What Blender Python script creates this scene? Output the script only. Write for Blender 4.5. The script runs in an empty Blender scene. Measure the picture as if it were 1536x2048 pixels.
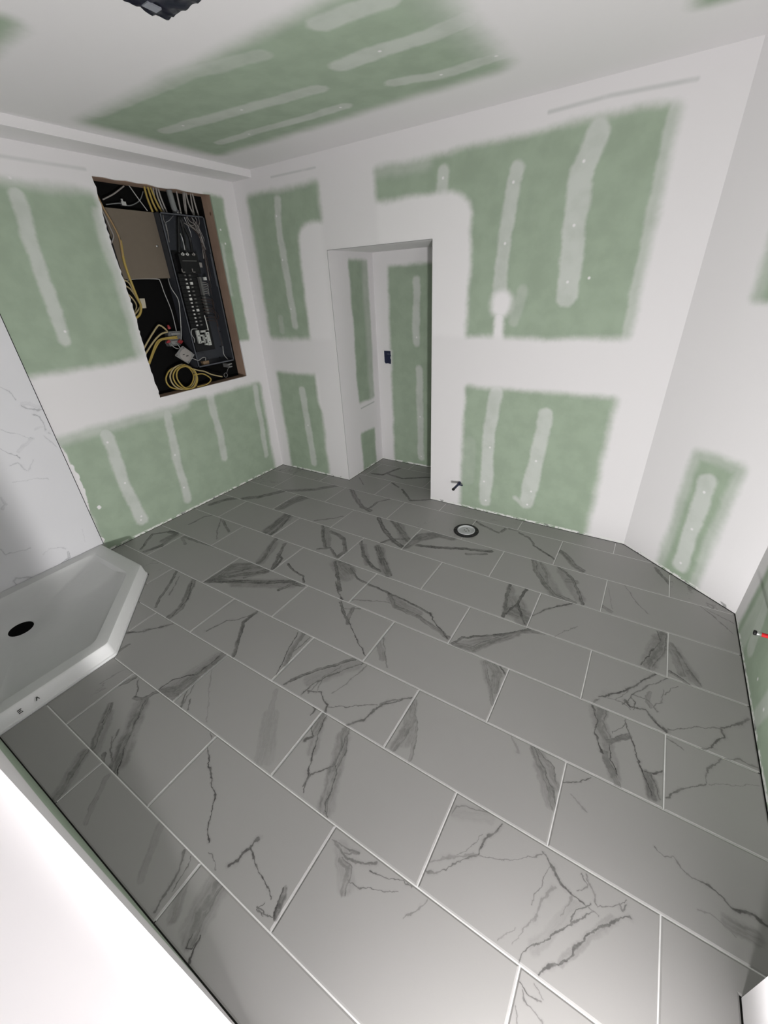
import bpy, bmesh, math, random
from mathutils import Vector, Matrix, noise as mnoise
random.seed(4)
SC = bpy.context.scene
COL = SC.collection

# ------------------------------------------------------------------ camera
cd = bpy.data.cameras.new('camera'); cam = bpy.data.objects.new('camera', cd); COL.objects.link(cam)
cd.sensor_fit = 'HORIZONTAL'; cd.sensor_width = 36.0; cd.lens = 814.99/1536*36.0
cd.shift_x = -0.00146; cd.shift_y = -0.01006; cd.clip_start = 0.01; cd.clip_end = 50
right = Vector((0.847868, 0.528168, -0.046451)); down = Vector((0.217056, -0.425697, -0.878447)); fwd = Vector((-0.483742, 0.734725, -0.475577))
M = Matrix((( right[0], -down[0], -fwd[0]), (right[1], -down[1], -fwd[1]), (right[2], -down[2], -fwd[2]))).to_4x4()
M.translation = (1.06557, -0.16121, 1.62260)
cam.matrix_world = M
SC.camera = cam

# ------------------------------------------------------------------ world, lamp, exposure
w = bpy.data.worlds.new('world'); SC.world = w; w.use_nodes = True
w.node_tree.nodes['Background'].inputs[0].default_value = (0.02, 0.02, 0.022, 1)
w.node_tree.nodes['Background'].inputs[1].default_value = 1.0
# one work lamp standing low in the entry, behind and below the camera; a made-up falloff in its nodes keeps the beam
# off the near floor (elevation cut) and closes it on the left like a barn door
def work_lamp(loc, radius, power):
    ld = bpy.data.lights.new('work_lamp', 'POINT'); ld.shadow_soft_size = radius; ld.energy = power; ld.use_nodes = True
    ld.color = (1.0, 0.98, 0.985)
    t = ld.node_tree; N = t.nodes; em = N['Emission']
    tc = N.new('ShaderNodeTexCoord'); sep = N.new('ShaderNodeSeparateXYZ'); t.links.new(tc.outputs['Normal'], sep.inputs[0])
    def mth(op, a_, b_=0.0, clamp=False):
        n = N.new('ShaderNodeMath'); n.operation = op; n.use_clamp = clamp
        for i, v in enumerate((a_, b_)):
            if isinstance(v, (int, float)): n.inputs[i].default_value = v
            else: t.links.new(v, n.inputs[i])
        return n.outputs[0]
    def rng(v, f0, f1, t0, t1):
        n = N.new('ShaderNodeMapRange'); n.interpolation_type = 'SMOOTHSTEP'; t.links.new(v, n.inputs[0])
        for i, q in enumerate((f0, f1, t0, t1)): n.inputs[i+1].default_value = q
        return n.outputs[0]
    x, y, z = sep.outputs
    hor = mth('SQRT', mth('ADD', mth('MULTIPLY', x, x), mth('MULTIPLY', y, y)))
    side = rng(mth('DIVIDE', y, mth('ADD', hor, 1e-4)), 0.178, 0.245, 0.012, 1.0)
    k = mth('MULTIPLY', mth('MULTIPLY', rng(z, -0.30, -0.02, 0.13, 1.0), rng(z, 0.05, 0.60, 1.0, 1.0)), side)
    t.links.new(k, em.inputs['Strength'])
    lo = bpy.data.objects.new('work_lamp', ld); COL.objects.link(lo); lo.location = loc
    return lo
work_lamp((1.345, -0.31, 0.30), 0.045, 205.0)
SC.view_settings.view_transform = 'Standard'; SC.view_settings.look = 'None'
SC.view_settings.exposure = 0.0; SC.view_settings.gamma = 1.0; SC.view_settings.use_curve_mapping = False

# ------------------------------------------------------------------ mesh helpers
def box(bm, x0, y0, z0, x1, y1, z1):
    v = [bm.verts.new(p) for p in ((x0,y0,z0),(x1,y0,z0),(x1,y1,z0),(x0,y1,z0),(x0,y0,z1),(x1,y0,z1),(x1,y1,z1),(x0,y1,z1))]
    for f in ((3,2,1,0),(4,5,6,7),(0,1,5,4),(1,2,6,5),(2,3,7,6),(3,0,4,7)): bm.faces.new([v[i] for i in f])
def prism(bm, pts, fn, a, b):
    """polygon pts (2-D) swept from a to b; fn maps (u, v, depth) to a point"""
    lo = [bm.verts.new(fn(u, v, a)) for u, v in pts]; hi = [bm.verts.new(fn(u, v, b)) for u, v in pts]
    n = len(pts)
    bm.faces.new(lo[::-1]); bm.faces.new(hi)
    for i in range(n): bm.faces.new((lo[i], lo[(i+1) % n], hi[(i+1) % n], hi[i]))
def smooth_path(pts, sub=4):
    P = [Vector(p) for p in pts]
    if len(P) < 3: return P
    out = []
    for i in range(len(P)-1):
        p0 = P[max(i-1,0)]; p1 = P[i]; p2 = P[i+1]; p3 = P[min(i+2, len(P)-1)]
        for k in range(sub):
            t = k/sub
            out.append(0.5*((2*p1)+(p2-p0)*t+(2*p0-5*p1+4*p2-p3)*t*t+(3*p1-p0-3*p2+p3)*t**3))
    out.append(P[-1]); return out
def tube(bm, pts, r, n=8, sub=4, cap=True):
    P = smooth_path(pts, sub); rings = []; up = Vector((0.31, 0.17, 0.93))
    for i, p in enumerate(P):
        t = (P[min(i+1,len(P)-1)]-P[max(i-1,0)]).normalized()
        a = t.cross(up)
        if a.length < 1e-3: a = t.cross(Vector((1,0,0)))
        a.normalize(); b = t.cross(a); up = b.cross(t)*-1 if False else up
        rings.append([bm.verts.new(p+a*math.cos(2*math.pi*k/n)*r+b*math.sin(2*math.pi*k/n)*r) for k in range(n)])
    for i in range(len(rings)-1):
        for k in range(n): bm.faces.new((rings[i][k], rings[i][(k+1)%n], rings[i+1][(k+1)%n], rings[i+1][k]))
    if cap: bm.faces.new(rings[0][::-1]); bm.faces.new(rings[-1])
def lathe(bm, prof, c, axis='z', n=32):
    """prof: list of (radius, height) revolved about an axis through c"""
    rings = []
    for r, h in prof:
        ring = []
        for k in range(n):
            a = 2*math.pi*k/n; u, v = math.cos(a)*r, math.sin(a)*r
            p = {'z': (u, v, h), 'x': (h, u, v), 'y': (v, h, u)}[axis]
            ring.append(bm.verts.new((c[0]+p[0], c[1]+p[1], c[2]+p[2])))
        rings.append(ring)
    for i in range(len(rings)-1):
        for k in range(n): bm.faces.new((rings[i][k], rings[i][(k+1)%n], rings[i+1][(k+1)%n], rings[i+1][k]))
    if prof[0][0] > 1e-6: bm.faces.new(rings[0][::-1])
    if prof[-1][0] > 1e-6: bm.faces.new(rings[-1])
def obj(name, bm, mat, parent=None, origin=None, bevel=0, smooth=False, label=None, cat=None, group=None, kind=None, off=None):
    """link the bmesh (built in world coordinates) as one object; children keep their root's origin"""
    root = parent
    while root is not None and root.parent is not None: root = root.parent
    o0 = Vector(origin) if origin is not None else (Vector(root.location) if root is not None else Vector((0,0,0)))
    if bevel:
        bmesh.ops.bevel(bm, geom=[e for e in bm.edges if len(e.link_faces)==2 and e.calc_face_angle(0) > 0.5], offset=bevel, segments=2, affect='EDGES', profile=0.6, clamp_overlap=True)
    bmesh.ops.recalc_face_normals(bm, faces=bm.faces)
    for v in bm.verts: v.co -= o0
    me = bpy.data.meshes.new(name); bm.to_mesh(me); bm.free()
    if smooth:
        for p in me.polygons: p.use_smooth = True
        me.set_sharp_from_angle(angle=math.radians(smooth if smooth is not True else 40))
    me.materials.append(mat)
    o = bpy.data.objects.new(name, me); COL.objects.link(o)
    if parent is not None: o.parent = parent; o.location = o0 - Vector(root.location)
    else: o.location = o0
    tag(o, label, cat, group, kind)
    return o
def tag(o, label=None, cat=None, group=None, kind=None):
    if label: o['label'] = label
    if cat: o['category'] = cat
    if group: o['group'] = group
    if kind: o['kind'] = kind
def thing(name, loc, label, cat, group=None):
    o = bpy.data.objects.new(name, None); COL.objects.link(o); o.location = loc; o.empty_display_size = 0.05
    tag(o, label, cat, group); return o
def new(): return bmesh.new()

# ------------------------------------------------------------------ node helpers
class NB:
    def __init__(s, name):
        s.mat = bpy.data.materials.new(name); s.mat.use_nodes = True; s.t = s.mat.node_tree; s.n = s.t.nodes
        s.bsdf = s.n['Principled BSDF']; s.pos = None
    def link(s, a, b): s.t.links.new(a, b)
    def put(s, sock, v):
        if hasattr(v, 'is_linked') or isinstance(v, bpy.types.NodeSocket): s.link(v, sock)
        else: sock.default_value = v
    def math(s, op, a, b=0.0, c=0.0, clamp=False):
        n = s.n.new('ShaderNodeMath'); n.operation = op; n.use_clamp = clamp
        s.put(n.inputs[0], a); s.put(n.inputs[1], b)
        if op in ('MULTIPLY_ADD','COMPARE'): s.put(n.inputs[2], c)
        return n.outputs[0]
    def vec(s, op, a, b=(0,0,0), scale=None, c=None):
        n = s.n.new('ShaderNodeVectorMath'); n.operation = op
        s.put(n.inputs[0], a)
        if op not in ('ABSOLUTE','LENGTH','SCALE'): s.put(n.inputs[1], b)
        if c is not None: s.put(n.inputs[2], c)
        if scale is not None: s.put(n.inputs['Scale'], scale)
        return n.outputs['Value'] if op in ('DOT_PRODUCT','LENGTH','DISTANCE') else n.outputs['Vector']
    def obj(s):
        n = s.n.new('ShaderNodeTexCoord'); return n.outputs['Object']
    def noise(s, vec, scale, detail=3, rough=0.5, color=False, dist=0.0):
        n = s.n.new('ShaderNodeTexNoise'); s.link(vec, n.inputs['Vector']); n.inputs['Scale'].default_value = scale
        n.inputs['Detail'].default_value = detail; n.inputs['Roughness'].default_value = rough; n.inputs['Distortion'].default_value = dist
        return n.outputs['Color' if color else 'Fac']
    def ramp(s, v, a, b, lo=0.0, hi=1.0, smooth=True):
        n = s.n.new('ShaderNodeMapRange'); n.interpolation_type = 'SMOOTHSTEP' if smooth else 'LINEAR'
        s.put(n.inputs[0], v); s.put(n.inputs[1], a); s.put(n.inputs[2], b); s.put(n.inputs[3], lo); s.put(n.inputs[4], hi)
        return n.outputs[0]
    def mix(s, f, a, b):
        n = s.n.new('ShaderNodeMix'); n.data_type = 'RGBA'; s.put(n.inputs[0], f)
        s.put(n.inputs[6], a if not isinstance(a, tuple) else a+(1,)); s.put(n.inputs[7], b if not isinstance(b, tuple) else b+(1,))
        return n.outputs[2]
    def seg(s, p, a, b, r, soft, strength):
        """mask of a capsule-shaped smear from a to b"""
        a = Vector((a[0], a[1], 0)); b = Vector((b[0], b[1], 0)); ba = b-a
        if ba.length < 1e-5: d = s.vec('DISTANCE', p, tuple(a))
        else:
            k = ba/ba.length_squared
            h = s.math('SUBTRACT', s.vec('DOT_PRODUCT', p, tuple(k)), a.dot(k), clamp=True)
            q = s.vec('MULTIPLY_ADD', s.comb(h), tuple(ba), c=tuple(a))
            d = s.vec('DISTANCE', p, q)
        return s.ramp(d, r-soft if r > soft else 0.0, r+soft, strength, 0.0)
    def comb(s, h):
        n = s.n.new('ShaderNodeCombineXYZ'); s.link(h, n.inputs[0]); s.link(h, n.inputs[1]); return n.outputs[0]
    def vein(s, p, a, b, r, st, wm):
        a = Vector((a[0], a[1], 0)); b = Vector((b[0], b[1], 0)); ba = b-a; k = ba/max(ba.length_squared, 1e-8)
        h = s.math('SUBTRACT', s.vec('DOT_PRODUCT', p, tuple(k)), a.dot(k), clamp=True)
        d = s.math('MULTIPLY', s.vec('DISTANCE', p, s.vec('MULTIPLY_ADD', s.comb(h), tuple(ba), c=tuple(a))), wm)
        return s.math('MAXIMUM', s.ramp(d, r*0.35, r*1.25, min(0.97, st*1.25), 0.0), s.ramp(d, 0.0, r*3.2, st*0.28, 0.0))
    def band(s, p, a, b, r, st, seed):
        """broad smear with streaks along it and one crisp dark edge"""
        a = Vector((a[0], a[1], 0)); b = Vector((b[0], b[1], 0)); ba = b-a; k = ba/max(ba.length_squared, 1e-8)
        nn = Vector((-ba.y, ba.x, 0)).normalized()
        al = s.math('SUBTRACT', s.vec('DOT_PRODUCT', p, tuple(k)), a.dot(k))
        pe = s.math('SUBTRACT', s.vec('DOT_PRODUCT', p, tuple(nn)), a.dot(nn))
        h = s.math('MINIMUM', s.math('MAXIMUM', al, 0.0), 1.0)
        d = s.vec('DISTANCE', p, s.vec('MULTIPLY_ADD', s.comb(h), tuple(ba), c=tuple(a)))
        c = s.n.new('ShaderNodeCombineXYZ'); s.link(s.math('MULTIPLY', al, ba.length*9.0), c.inputs[0]); s.link(s.math('MULTIPLY', pe, 95.0), c.inputs[1]); c.inputs[2].default_value = seed
        stk = s.noise(c.outputs[0], 1.0, 3, 0.6)
        body = s.math('MULTIPLY', s.ramp(d, r*0.70, r*1.35, min(0.95, st*1.25), 0.0), s.ramp(stk, 0.33, 0.60, 0.52, 1.0))
        if st < 0.36: return body
        e = s.math('ABSOLUTE', s.math('SUBTRACT', pe, r*0.72))
        edge = s.math('MULTIPLY', s.ramp(e, 0.0008, 0.0034, min(0.95, st*1.5), 0.0), s.ramp(d, r*0.9, r*1.2, 1.0, 0.0))
        return s.math('MAXIMUM', body, edge)
    def stroke(s, p, pts, r, soft, strength, m=None):
        prs = list(zip(pts, pts[1:])) if len(pts) > 1 else [(pts[0], pts[0])]
        for a, b in prs:
            v = s.seg(p, a, b, r, soft, strength); m = v if m is None else s.math('MAXIMUM', m, v)
        return m
    def softbox(s, p, bx, soft, R=None):
        u0, u1, v0, v1 = bx
        if R:
            q = s.vec('ABSOLUTE', s.vec('SUBTRACT', p, ((u0+u1)/2, (v0+v1)/2, 0)))
            q = s.vec('MAXIMUM', s.vec('SUBTRACT', q, ((u1-u0)/2-R, (v1-v0)/2-R, 9)), (0,0,0))
            return s.ramp(s.vec('LENGTH', q), R-soft, R+soft, 1.0, 0.0)
        q = s.vec('ABSOLUTE', s.vec('SUBTRACT', p, ((u0+u1)/2, (v0+v1)/2, 0)))
        q = s.vec('MAXIMUM', s.vec('SUBTRACT', q, ((u1-u0)/2-soft, (v1-v0)/2-soft, 9)), (0,0,0))
        return s.ramp(s.vec('LENGTH', q), 0.0, 2*soft, 1.0, 0.0)
    def done(s, col, rough=0.8, spec=0.3, metal=0.0, bump=None, bstr=0.1, bdist=0.002):
        s.put(s.bsdf.inputs['Base Color'], col if not isinstance(col, tuple) else col+(1,))
        s.put(s.bsdf.inputs['Roughness'], rough); s.bsdf.inputs['Specular IOR Level'].default_value = spec
        s.bsdf.inputs['Metallic'].default_value = metal
        if bump is not None:
            n = s.n.new('ShaderNodeBump'); n.inputs['Strength'].default_value = bstr; n.inputs['Distance'].default_value = bdist
            s.link(bump, n.inputs['Height']); s.link(n.outputs[0], s.bsdf.inputs['Normal'])
        return s.mat
def plain(name, col, rough=0.6, spec=0.3, metal=0.0, var=0.12, scale=30):
    b = NB(name); p = b.obj(); f = b.noise(p, scale, 3)
    c2 = tuple(min(1, x*(1+var)) for x in col); c1 = tuple(x*(1-var) for x in col)
    return b.done(b.mix(f, c1, c2), rough, spec, metal)

GREEN = (0.34, 0.418, 0.318); MUD = (0.775, 0.76, 0.765); SKIM = (0.66, 0.675, 0.655)
def drywall(name, u, boxes=(), pads=(), strips=(), blobs=(), screws=(), base=True, off=0.0, notches=(), lines=()):
    """green board showing through joint compound; u: wall axis as a unit vector, v: z (or y on the ceiling)"""
    b = NB(name); P = b.obj()
    uv = b.n.new('ShaderNodeCombineXYZ')
    uu = b.vec('DOT_PRODUCT', P, u)
    if off: uu = b.math('SUBTRACT', uu, off)
    vv = b.vec('DOT_PRODUCT', P, (0,1,0) if name == 'ceiling_board' else (0,0,1))
    b.link(uu, uv.inputs[0]); b.link(vv, uv.inputs[1]); q = uv.outputs[0]
    n1 = b.noise(q, 5.0, 2, color=True); n2 = b.noise(q, 38.0, 3, color=True)
    d = b.vec('SCALE', b.vec('SUBTRACT', n1, (.5,.5,.5)), scale=0.045)
    d2 = b.vec('SCALE', b.vec('SUBTRACT', n2, (.5,.5,.5)), scale=0.016)
    w_ = b.vec('MULTIPLY', b.vec('ADD', q, b.vec('ADD', d, d2)), (1,1,0))
    g = None
    for (bx, soft) in boxes:
        m = b.softbox(w_, bx, soft); g = m if g is None else b.math('MAXIMUM', g, m)
    soft_n = b.noise(q, 9.0, 3)
    col = MUD
    if g is not None:
        cut = None
        for (bx, soft, alpha) in pads:
            m = b.math('MULTIPLY', b.softbox(w_, bx, soft), alpha); cut = m if cut is None else b.math('MAXIMUM', cut, m)
        for (pts, r, a) in strips: cut = b.stroke(w_, pts, r, 0.013, a*0.92, cut)
        if cut is not None:
            cut = b.math('MULTIPLY', cut, b.ramp(soft_n, 0.25, 0.6, 0.8, 1.0))
        gr = b.mix(b.ramp(soft_n, 0.3, 0.7), tuple(x*0.94 for x in GREEN), tuple(x*1.06 for x in GREEN))
        if cut is not None: gr = b.mix(cut, gr, SKIM)
        sol = None
        for (pts, r, soft, a) in blobs: sol = b.stroke(w_, pts, r, soft, a, sol)
        for (bx, soft, R) in notches:
            m = b.softbox(w_, bx, soft, R); sol = m if sol is None else b.math('MAXIMUM', sol, m)
        for s_ in screws: sol = b.stroke(q, [s_], 0.007, 0.004, 0.9, sol)
        if sol is not None: gr = b.mix(sol, gr, tuple(min(1, x*1.06) for x in MUD))
        col = b.mix(g, MUD, gr)
    ln = None
    for (pts, r, a) in lines: ln = b.stroke(q, pts, r, r*0.9, a, ln)
    if ln is not None: col = b.mix(b.math('MULTIPLY', ln, b.ramp(soft_n, 0.2, 0.5, 0.5, 1.0)), col, (0.40, 0.43, 0.41))
    if base:   # torn paper and chips along the cut bottom edge
        n3 = b.noise(b.vec('MULTIPLY', q, (1, 2.2, 0)), 22.0, 4)
        low = b.ramp(b.math('ADD', vv, b.math('MULTIPLY', n3, 0.02)), 0.022, 0.032, 1.0, 0.0)
        col = b.mix(b.math('MULTIPLY', low, b.ramp(n3, 0.42, 0.52)), col, (0.80, 0.81, 0.78))
        n4 = b.noise(q, 13.0, 3)
        col = b.mix(b.math('MULTIPLY', b.math('MULTIPLY', low, b.ramp(n4, 0.60, 0.64)), 0.75), col, (0.22, 0.22, 0.22))
    return b.done(col, 0.85, 0.2, bump=n2, bstr=0.05)

VEINS={
(-1, -2):[(26,50,[(209,136),(250,71),(289,11),(303,-18)]),(47,32,[(211,125),(300,-2)])],
(-1, -1):[(21,30,[(-234,133),(-197,74),(-146,11)]),(12,50,[(235,147),(265,104),(280,55),(295,4)]),(4,60,[(265,149),(288,110),(293,63)]),(27,20,[(94,146),(121,111),(152,66),(181,24)])],
(-1, 0):[(45,40,[(-224,156),(-213,101),(-205,61),(-187,23)]),(11,75,[(-167,42),(-157,18),(-149,-8)]),(6,75,[(-195,37),(-183,8),(-163,14),(-165,40)]),(33,30,[(-306,80),(-275,25)]),(75,26,[(-221,144),(-202,50)])],
(0, -2):[(41,50,[(-127,91),(-83,31),(-25,-40),(34,-113),(72,-157)]),(7,85,[(-118,89),(20,-75),(102,-150)]),(27,45,[(-239,-3),(-164,-83),(-99,-144),(-91,-186)]),(6,70,[(-240,3),(-179,-65)]),(15,55,[(-31,-134),(-4,-152)]),(7,55,[(-78,-77),(-30,-104)]),(6,50,[(278,149),(299,137)]),(19,60,[(-176,77),(-139,91),(-110,145)]),(7,75,[(-255,140),(-171,80)]),(18,50,[(-285,138),(-307,78)]),(67,32,[(-117,68),(64,-118)]),(49,26,[(-197,-35),(-79,-144)]),(7,50,[(-85,-50),(-24,-112),(47,-139)])],
(0, -1):[(6,75,[(-307,100),(-243,58),(-180,22),(-126,-1),(-95,-43),(-63,-85),(-28,-104)]),(12,70,[(110,-15),(99,-54),(96,-87),(84,-113)]),(6,80,[(105,-43),(150,-62),(208,-79),(264,-96)]),(16,65,[(301,-122),(294,-95),(282,-62)]),(3,60,[(236,-130),(272,-134),(301,-122)]),(3,60,[(251,-114),(240,-134),(265,-138)]),(4,50,[(-3,-123),(17,-119),(54,-142)])],
(0, 0):[(7,50,[(-297,115),(-242,124),(-199,134)]),(12,50,[(-292,115),(-240,104),(-192,109),(-138,134)]),(19,42,[(-239,89),(-206,86),(-197,61),(-185,25)]),(4,60,[(-194,56),(-141,65),(-90,89),(-42,116)]),(5,60,[(-145,114),(-86,128),(-41,147),(-15,149)]),(5,40,[(41,144),(24,110),(1,73)]),(8,40,[(-245,110),(-206,129)]),(48,20,[(-256,111),(-186,46)])],
(0, 1):[(5,60,[(-308,122),(-286,115),(-247,118)]),(6,45,[(-298,112),(-289,102),(-260,90),(-239,84)]),(3,40,[(-302,79),(-292,56)]),(4,40,[(-272,139),(-242,123)])],
(1, -2):[(66,50,[(304,152),(309,59),(291,15),(283,-100),(225,-156)]),(10,85,[(283,131),(281,9),(202,-85),(194,-144)]),(13,70,[(-314,-32),(-233,34),(-146,142)]),(17,50,[(-212,-113),(-214,-66)]),(111,30,[(309,111),(273,-106)])],
(1, -1):[(32,20,[(136,6),(203,-80),(238,-139)]),(7,60,[(-252,-107),(-217,-144)]),(10,60,[(-350,-42),(-286,-113),(-256,-152)]),(6,25,[(-304,49),(-92,-138)]),(7,50,[(-334,15),(-291,-71),(-262,-142)]),(20,20,[(55,128),(142,-2),(196,-81)]),(7,60,[(212,160),(271,152),(275,113)]),(42,18,[(114,20),(231,-132)]),(42,18,[(137,34),(261,-114)])],
(1, 0):[(9,75,[(-287,137),(-257,53),(-220,-29),(-166,-132)]),(13,75,[(-308,73),(-278,53),(-296,12)]),(34,50,[(-296,132),(-276,67)]),(35,50,[(-174,138),(-131,56),(-126,-6),(-96,-81),(-60,-152)]),(8,60,[(-157,124),(-132,1),(-157,-36),(-187,-74),(-184,-113)]),(6,85,[(-127,3),(-106,-16),(-63,-136),(-40,-149)]),(47,28,[(-298,117),(-241,3)]),(55,32,[(-164,108),(-63,-136)])],
(1, 1):[(7,40,[(-297,111),(-247,131),(-197,147)]),(5,40,[(-298,78),(-297,111)]),(7,60,[(-139,137),(-176,76),(-182,20)]),(7,50,[(-182,20),(-235,-35),(-255,-70),(-300,-106)]),(3,45,[(-177,19),(-110,47),(-28,105),(-3,135)]),(9,30,[(-305,-78),(-254,-31),(-200,9)]),(8,65,[(-7,132),(19,109),(55,79),(90,72),(123,65)]),(5,55,[(104,138),(130,117),(99,84)]),(6,50,[(119,139),(150,101),(160,74)]),(5,55,[(143,77),(107,36),(100,-1),(44,-71),(1,-121),(-6,-148)]),(9,60,[(241,104),(169,35),(114,-46),(106,-74),(63,-122),(43,-151)]),(4,50,[(160,74),(195,102),(225,137)]),(8,50,[(226,127),(221,104),(210,121)]),(3,50,[(151,62),(111,12),(77,-27),(23,-96)]),(8,30,[(90,72),(86,36),(71,1)]),(8,30,[(45,59),(19,9),(9,-43)]),(4,30,[(-31,-86),(-51,-116),(-69,-140)]),(4,30,[(8,-37),(-10,-80),(-34,-124)]),(31,14,[(105,47),(24,-101)]),(21,22,[(198,71),(89,-90)]),(4,45,[(19,109),(10,45),(-6,-13)]),(5,40,[(123,65),(151,62),(166,58)]),(3,40,[(-188,73),(-219,13),(-243,-17)]),(48,14,[(-289,92),(-194,139)])],
(2, -3):[(17,60,[(-272,167),(-162,24),(-100,-74),(-46,-130)]),(38,50,[(-79,153),(30,24),(96,-63),(101,-153)]),(11,75,[(-71,129),(58,13),(108,-126)]),(9,50,[(-190,121),(-77,-23)])],
(2, -2):[(20,60,[(-108,136),(-109,46),(-39,-49),(32,-141)]),(11,60,[(-239,-101),(-204,4),(-150,46),(-101,129)]),(8,80,[(211,142),(242,52),(281,-51),(308,-120)]),(24,40,[(246,152),(264,46),(303,-56)]),(8,50,[(293,148),(276,-2)])],
(2, -1):[(16,65,[(-36,159),(-115,62),(-192,-31),(-236,-104)]),(9,60,[(8,149),(-90,11),(-136,-78),(-140,-133)]),(9,60,[(-236,-104),(-247,-142)]),(10,70,[(-128,-104),(-70,-85),(-1,-117),(12,-150)]),(7,50,[(-114,-50),(-119,-114)]),(6,60,[(7,-126),(79,-78),(189,-7)]),(11,60,[(303,101),(245,46),(195,-17),(181,-92),(130,-147)]),(7,40,[(32,146),(7,19),(-21,-57)]),(26,25,[(-6,159),(-76,51),(-155,-74)]),(11,50,[(198,0),(233,49),(298,94)]),(64,20,[(-20,116),(-154,-57)]),(7,45,[(-73,86),(-112,-17),(-90,-97)]),(7,45,[(-79,17),(-123,-40),(-138,-110)])],
(2, 0):[(37,40,[(-307,82),(-273,8),(-273,-54),(-277,-127)]),(46,30,[(-315,37),(-267,-27),(-249,-90)]),(15,40,[(-303,72),(-240,-11),(-199,-141)]),(22,50,[(193,139),(239,84),(292,6)]),(14,45,[(206,142),(271,103),(295,56)]),(10,25,[(110,150),(146,95)]),(24,45,[(201,127),(243,74),(282,25),(307,-28)]),(43,32,[(219,127),(293,45)]),(43,30,[(230,88),(296,-16)])],
(2, 1):[(6,65,[(-309,74),(-258,104),(-221,141)]),(8,35,[(-277,44),(-249,32),(-221,12)]),(6,50,[(-23,15),(5,5),(33,19),(50,-1),(76,-11),(114,-9)]),(8,65,[(114,-9),(154,-22),(180,-36),(219,-22),(251,-31)]),(6,35,[(90,-91),(118,-77),(141,-85),(174,-101)]),(37,35,[(162,-76),(188,-78),(222,-76)])],
(3, -4):[(19,65,[(197,-127),(72,33),(163,121)]),(33,65,[(163,121),(234,138),(293,-22),(254,-132)]),(68,45,[(246,27),(250,107)])],
(3, -3):[(23,50,[(-341,126),(-174,137),(33,155)]),(20,40,[(-307,124),(-188,74)])],
(3, -2):[(81,50,[(-279,-78),(-286,37),(-112,162)]),(33,65,[(-304,-134),(-195,-17),(-65,97),(-27,147)]),(34,75,[(-304,-134),(-110,-28),(69,56),(200,141)]),(23,60,[(177,34),(217,123),(288,135)]),(141,30,[(-264,-41),(-96,125)]),(81,34,[(-111,-48),(217,123)]),(17,60,[(-268,-57),(-155,93)]),(14,50,[(-112,13),(-13,134)])],
(3, -1):[(17,65,[(-45,132),(29,69),(94,28)]),(23,50,[(49,125),(77,51),(94,17)]),(8,85,[(94,28),(212,-57),(301,-117)]),(10,50,[(11,104),(90,141)])],
(3, 0):[(35,35,[(-333,8),(-242,-87)]),(10,45,[(-304,24),(-190,-125)]),(16,40,[(201,139),(255,39),(308,-63)]),(43,40,[(230,146),(276,99),(288,12)]),(11,65,[(263,157),(307,116)]),(47,20,[(211,128),(305,-22)])],
(3, 1):[(10,75,[(48,142),(75,85),(74,22),(110,-49)]),(40,42,[(85,157),(85,78),(121,14)]),(7,85,[(173,129),(205,52),(237,-40),(280,-123)]),(4,60,[(134,57),(166,100),(176,144)]),(23,50,[(130,8),(162,49),(191,72)]),(24,45,[(119,-45),(142,-96),(172,-148)]),(6,75,[(132,-3),(142,-63),(168,-111)]),(42,50,[(262,-56),(284,-120)]),(8,70,[(253,-46),(284,-32),(304,-11)]),(56,26,[(64,131),(112,9)]),(41,30,[(122,3),(161,-125)])],
(3, 2):[(5,40,[(-305,137),(-255,120)]),(7,55,[(-137,140),(-179,74),(-188,18)]),(7,55,[(-189,13),(-249,-37),(-309,-105)]),(3,30,[(-181,17),(-144,35),(-32,101)])],
(4, -4):[(12,55,[(46,152),(166,21),(278,-78)]),(19,55,[(89,130),(276,38)]),(17,45,[(-109,-39),(-104,97),(-54,168)])],
(4, -3):[(32,55,[(56,136),(103,17),(162,-86),(164,-133)]),(24,60,[(161,118),(233,-16),(298,-138)]),(20,70,[(211,6),(277,-24),(303,-120)]),(66,30,[(91,81),(169,-115)])],
(4, -2):[(14,75,[(-271,-46),(-193,-80),(-91,-98),(-42,-141)]),(22,70,[(-7,128),(106,10),(207,-97)]),(72,50,[(46,141),(146,89)]),(15,65,[(130,110),(232,50),(314,41)]),(12,75,[(123,-37),(215,-118),(274,-160)]),(96,34,[(25,114),(155,36)])],
(4, -1):[(15,70,[(-312,41),(-144,29),(13,18),(135,-5)]),(26,50,[(-138,20),(-64,-48),(84,-55),(238,-95),(304,-116)]),(9,80,[(135,-5),(184,-43),(298,-119)]),(10,45,[(-307,-123),(-148,-47),(-87,-37)]),(50,34,[(-115,-5),(83,-39)])],
(4, 0):[(15,65,[(-293,-145),(-259,-77),(-130,15),(-15,110),(26,153)]),(40,50,[(-273,-143),(-187,-122),(-128,-32),(-32,80)]),(21,40,[(-32,80),(30,135),(90,152)]),(58,34,[(-250,-141),(-142,-30)])],
(4, 1):[(13,70,[(-41,148),(-92,79),(-145,-4),(-244,-104)]),(6,60,[(3,149),(-80,48),(-124,-21),(-157,-95)]),(13,70,[(-150,-64),(-129,-93),(-74,-74),(-36,-117),(3,-143)]),(8,50,[(-242,-117),(-259,-140)]),(14,35,[(-65,28),(-67,-30),(-57,-51)]),(6,45,[(-14,72),(-13,15),(-48,-46)]),(7,60,[(-133,-40),(-112,-56),(-119,-100)]),(5,50,[(41,118),(13,95),(-9,46)]),(6,50,[(7,-129),(101,-56),(185,-20)]),(9,60,[(185,-20),(190,-58),(147,-129),(66,-188)]),(10,55,[(185,-13),(245,34),(282,86)]),(9,40,[(184,-151),(231,-129),(289,-132)]),(7,45,[(-124,-21),(-68,-16),(-29,-62)]),(7,45,[(-216,-88),(-158,-82),(-128,-105)]),(5,45,[(-101,67),(-161,-42),(-187,-85)])],
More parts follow.
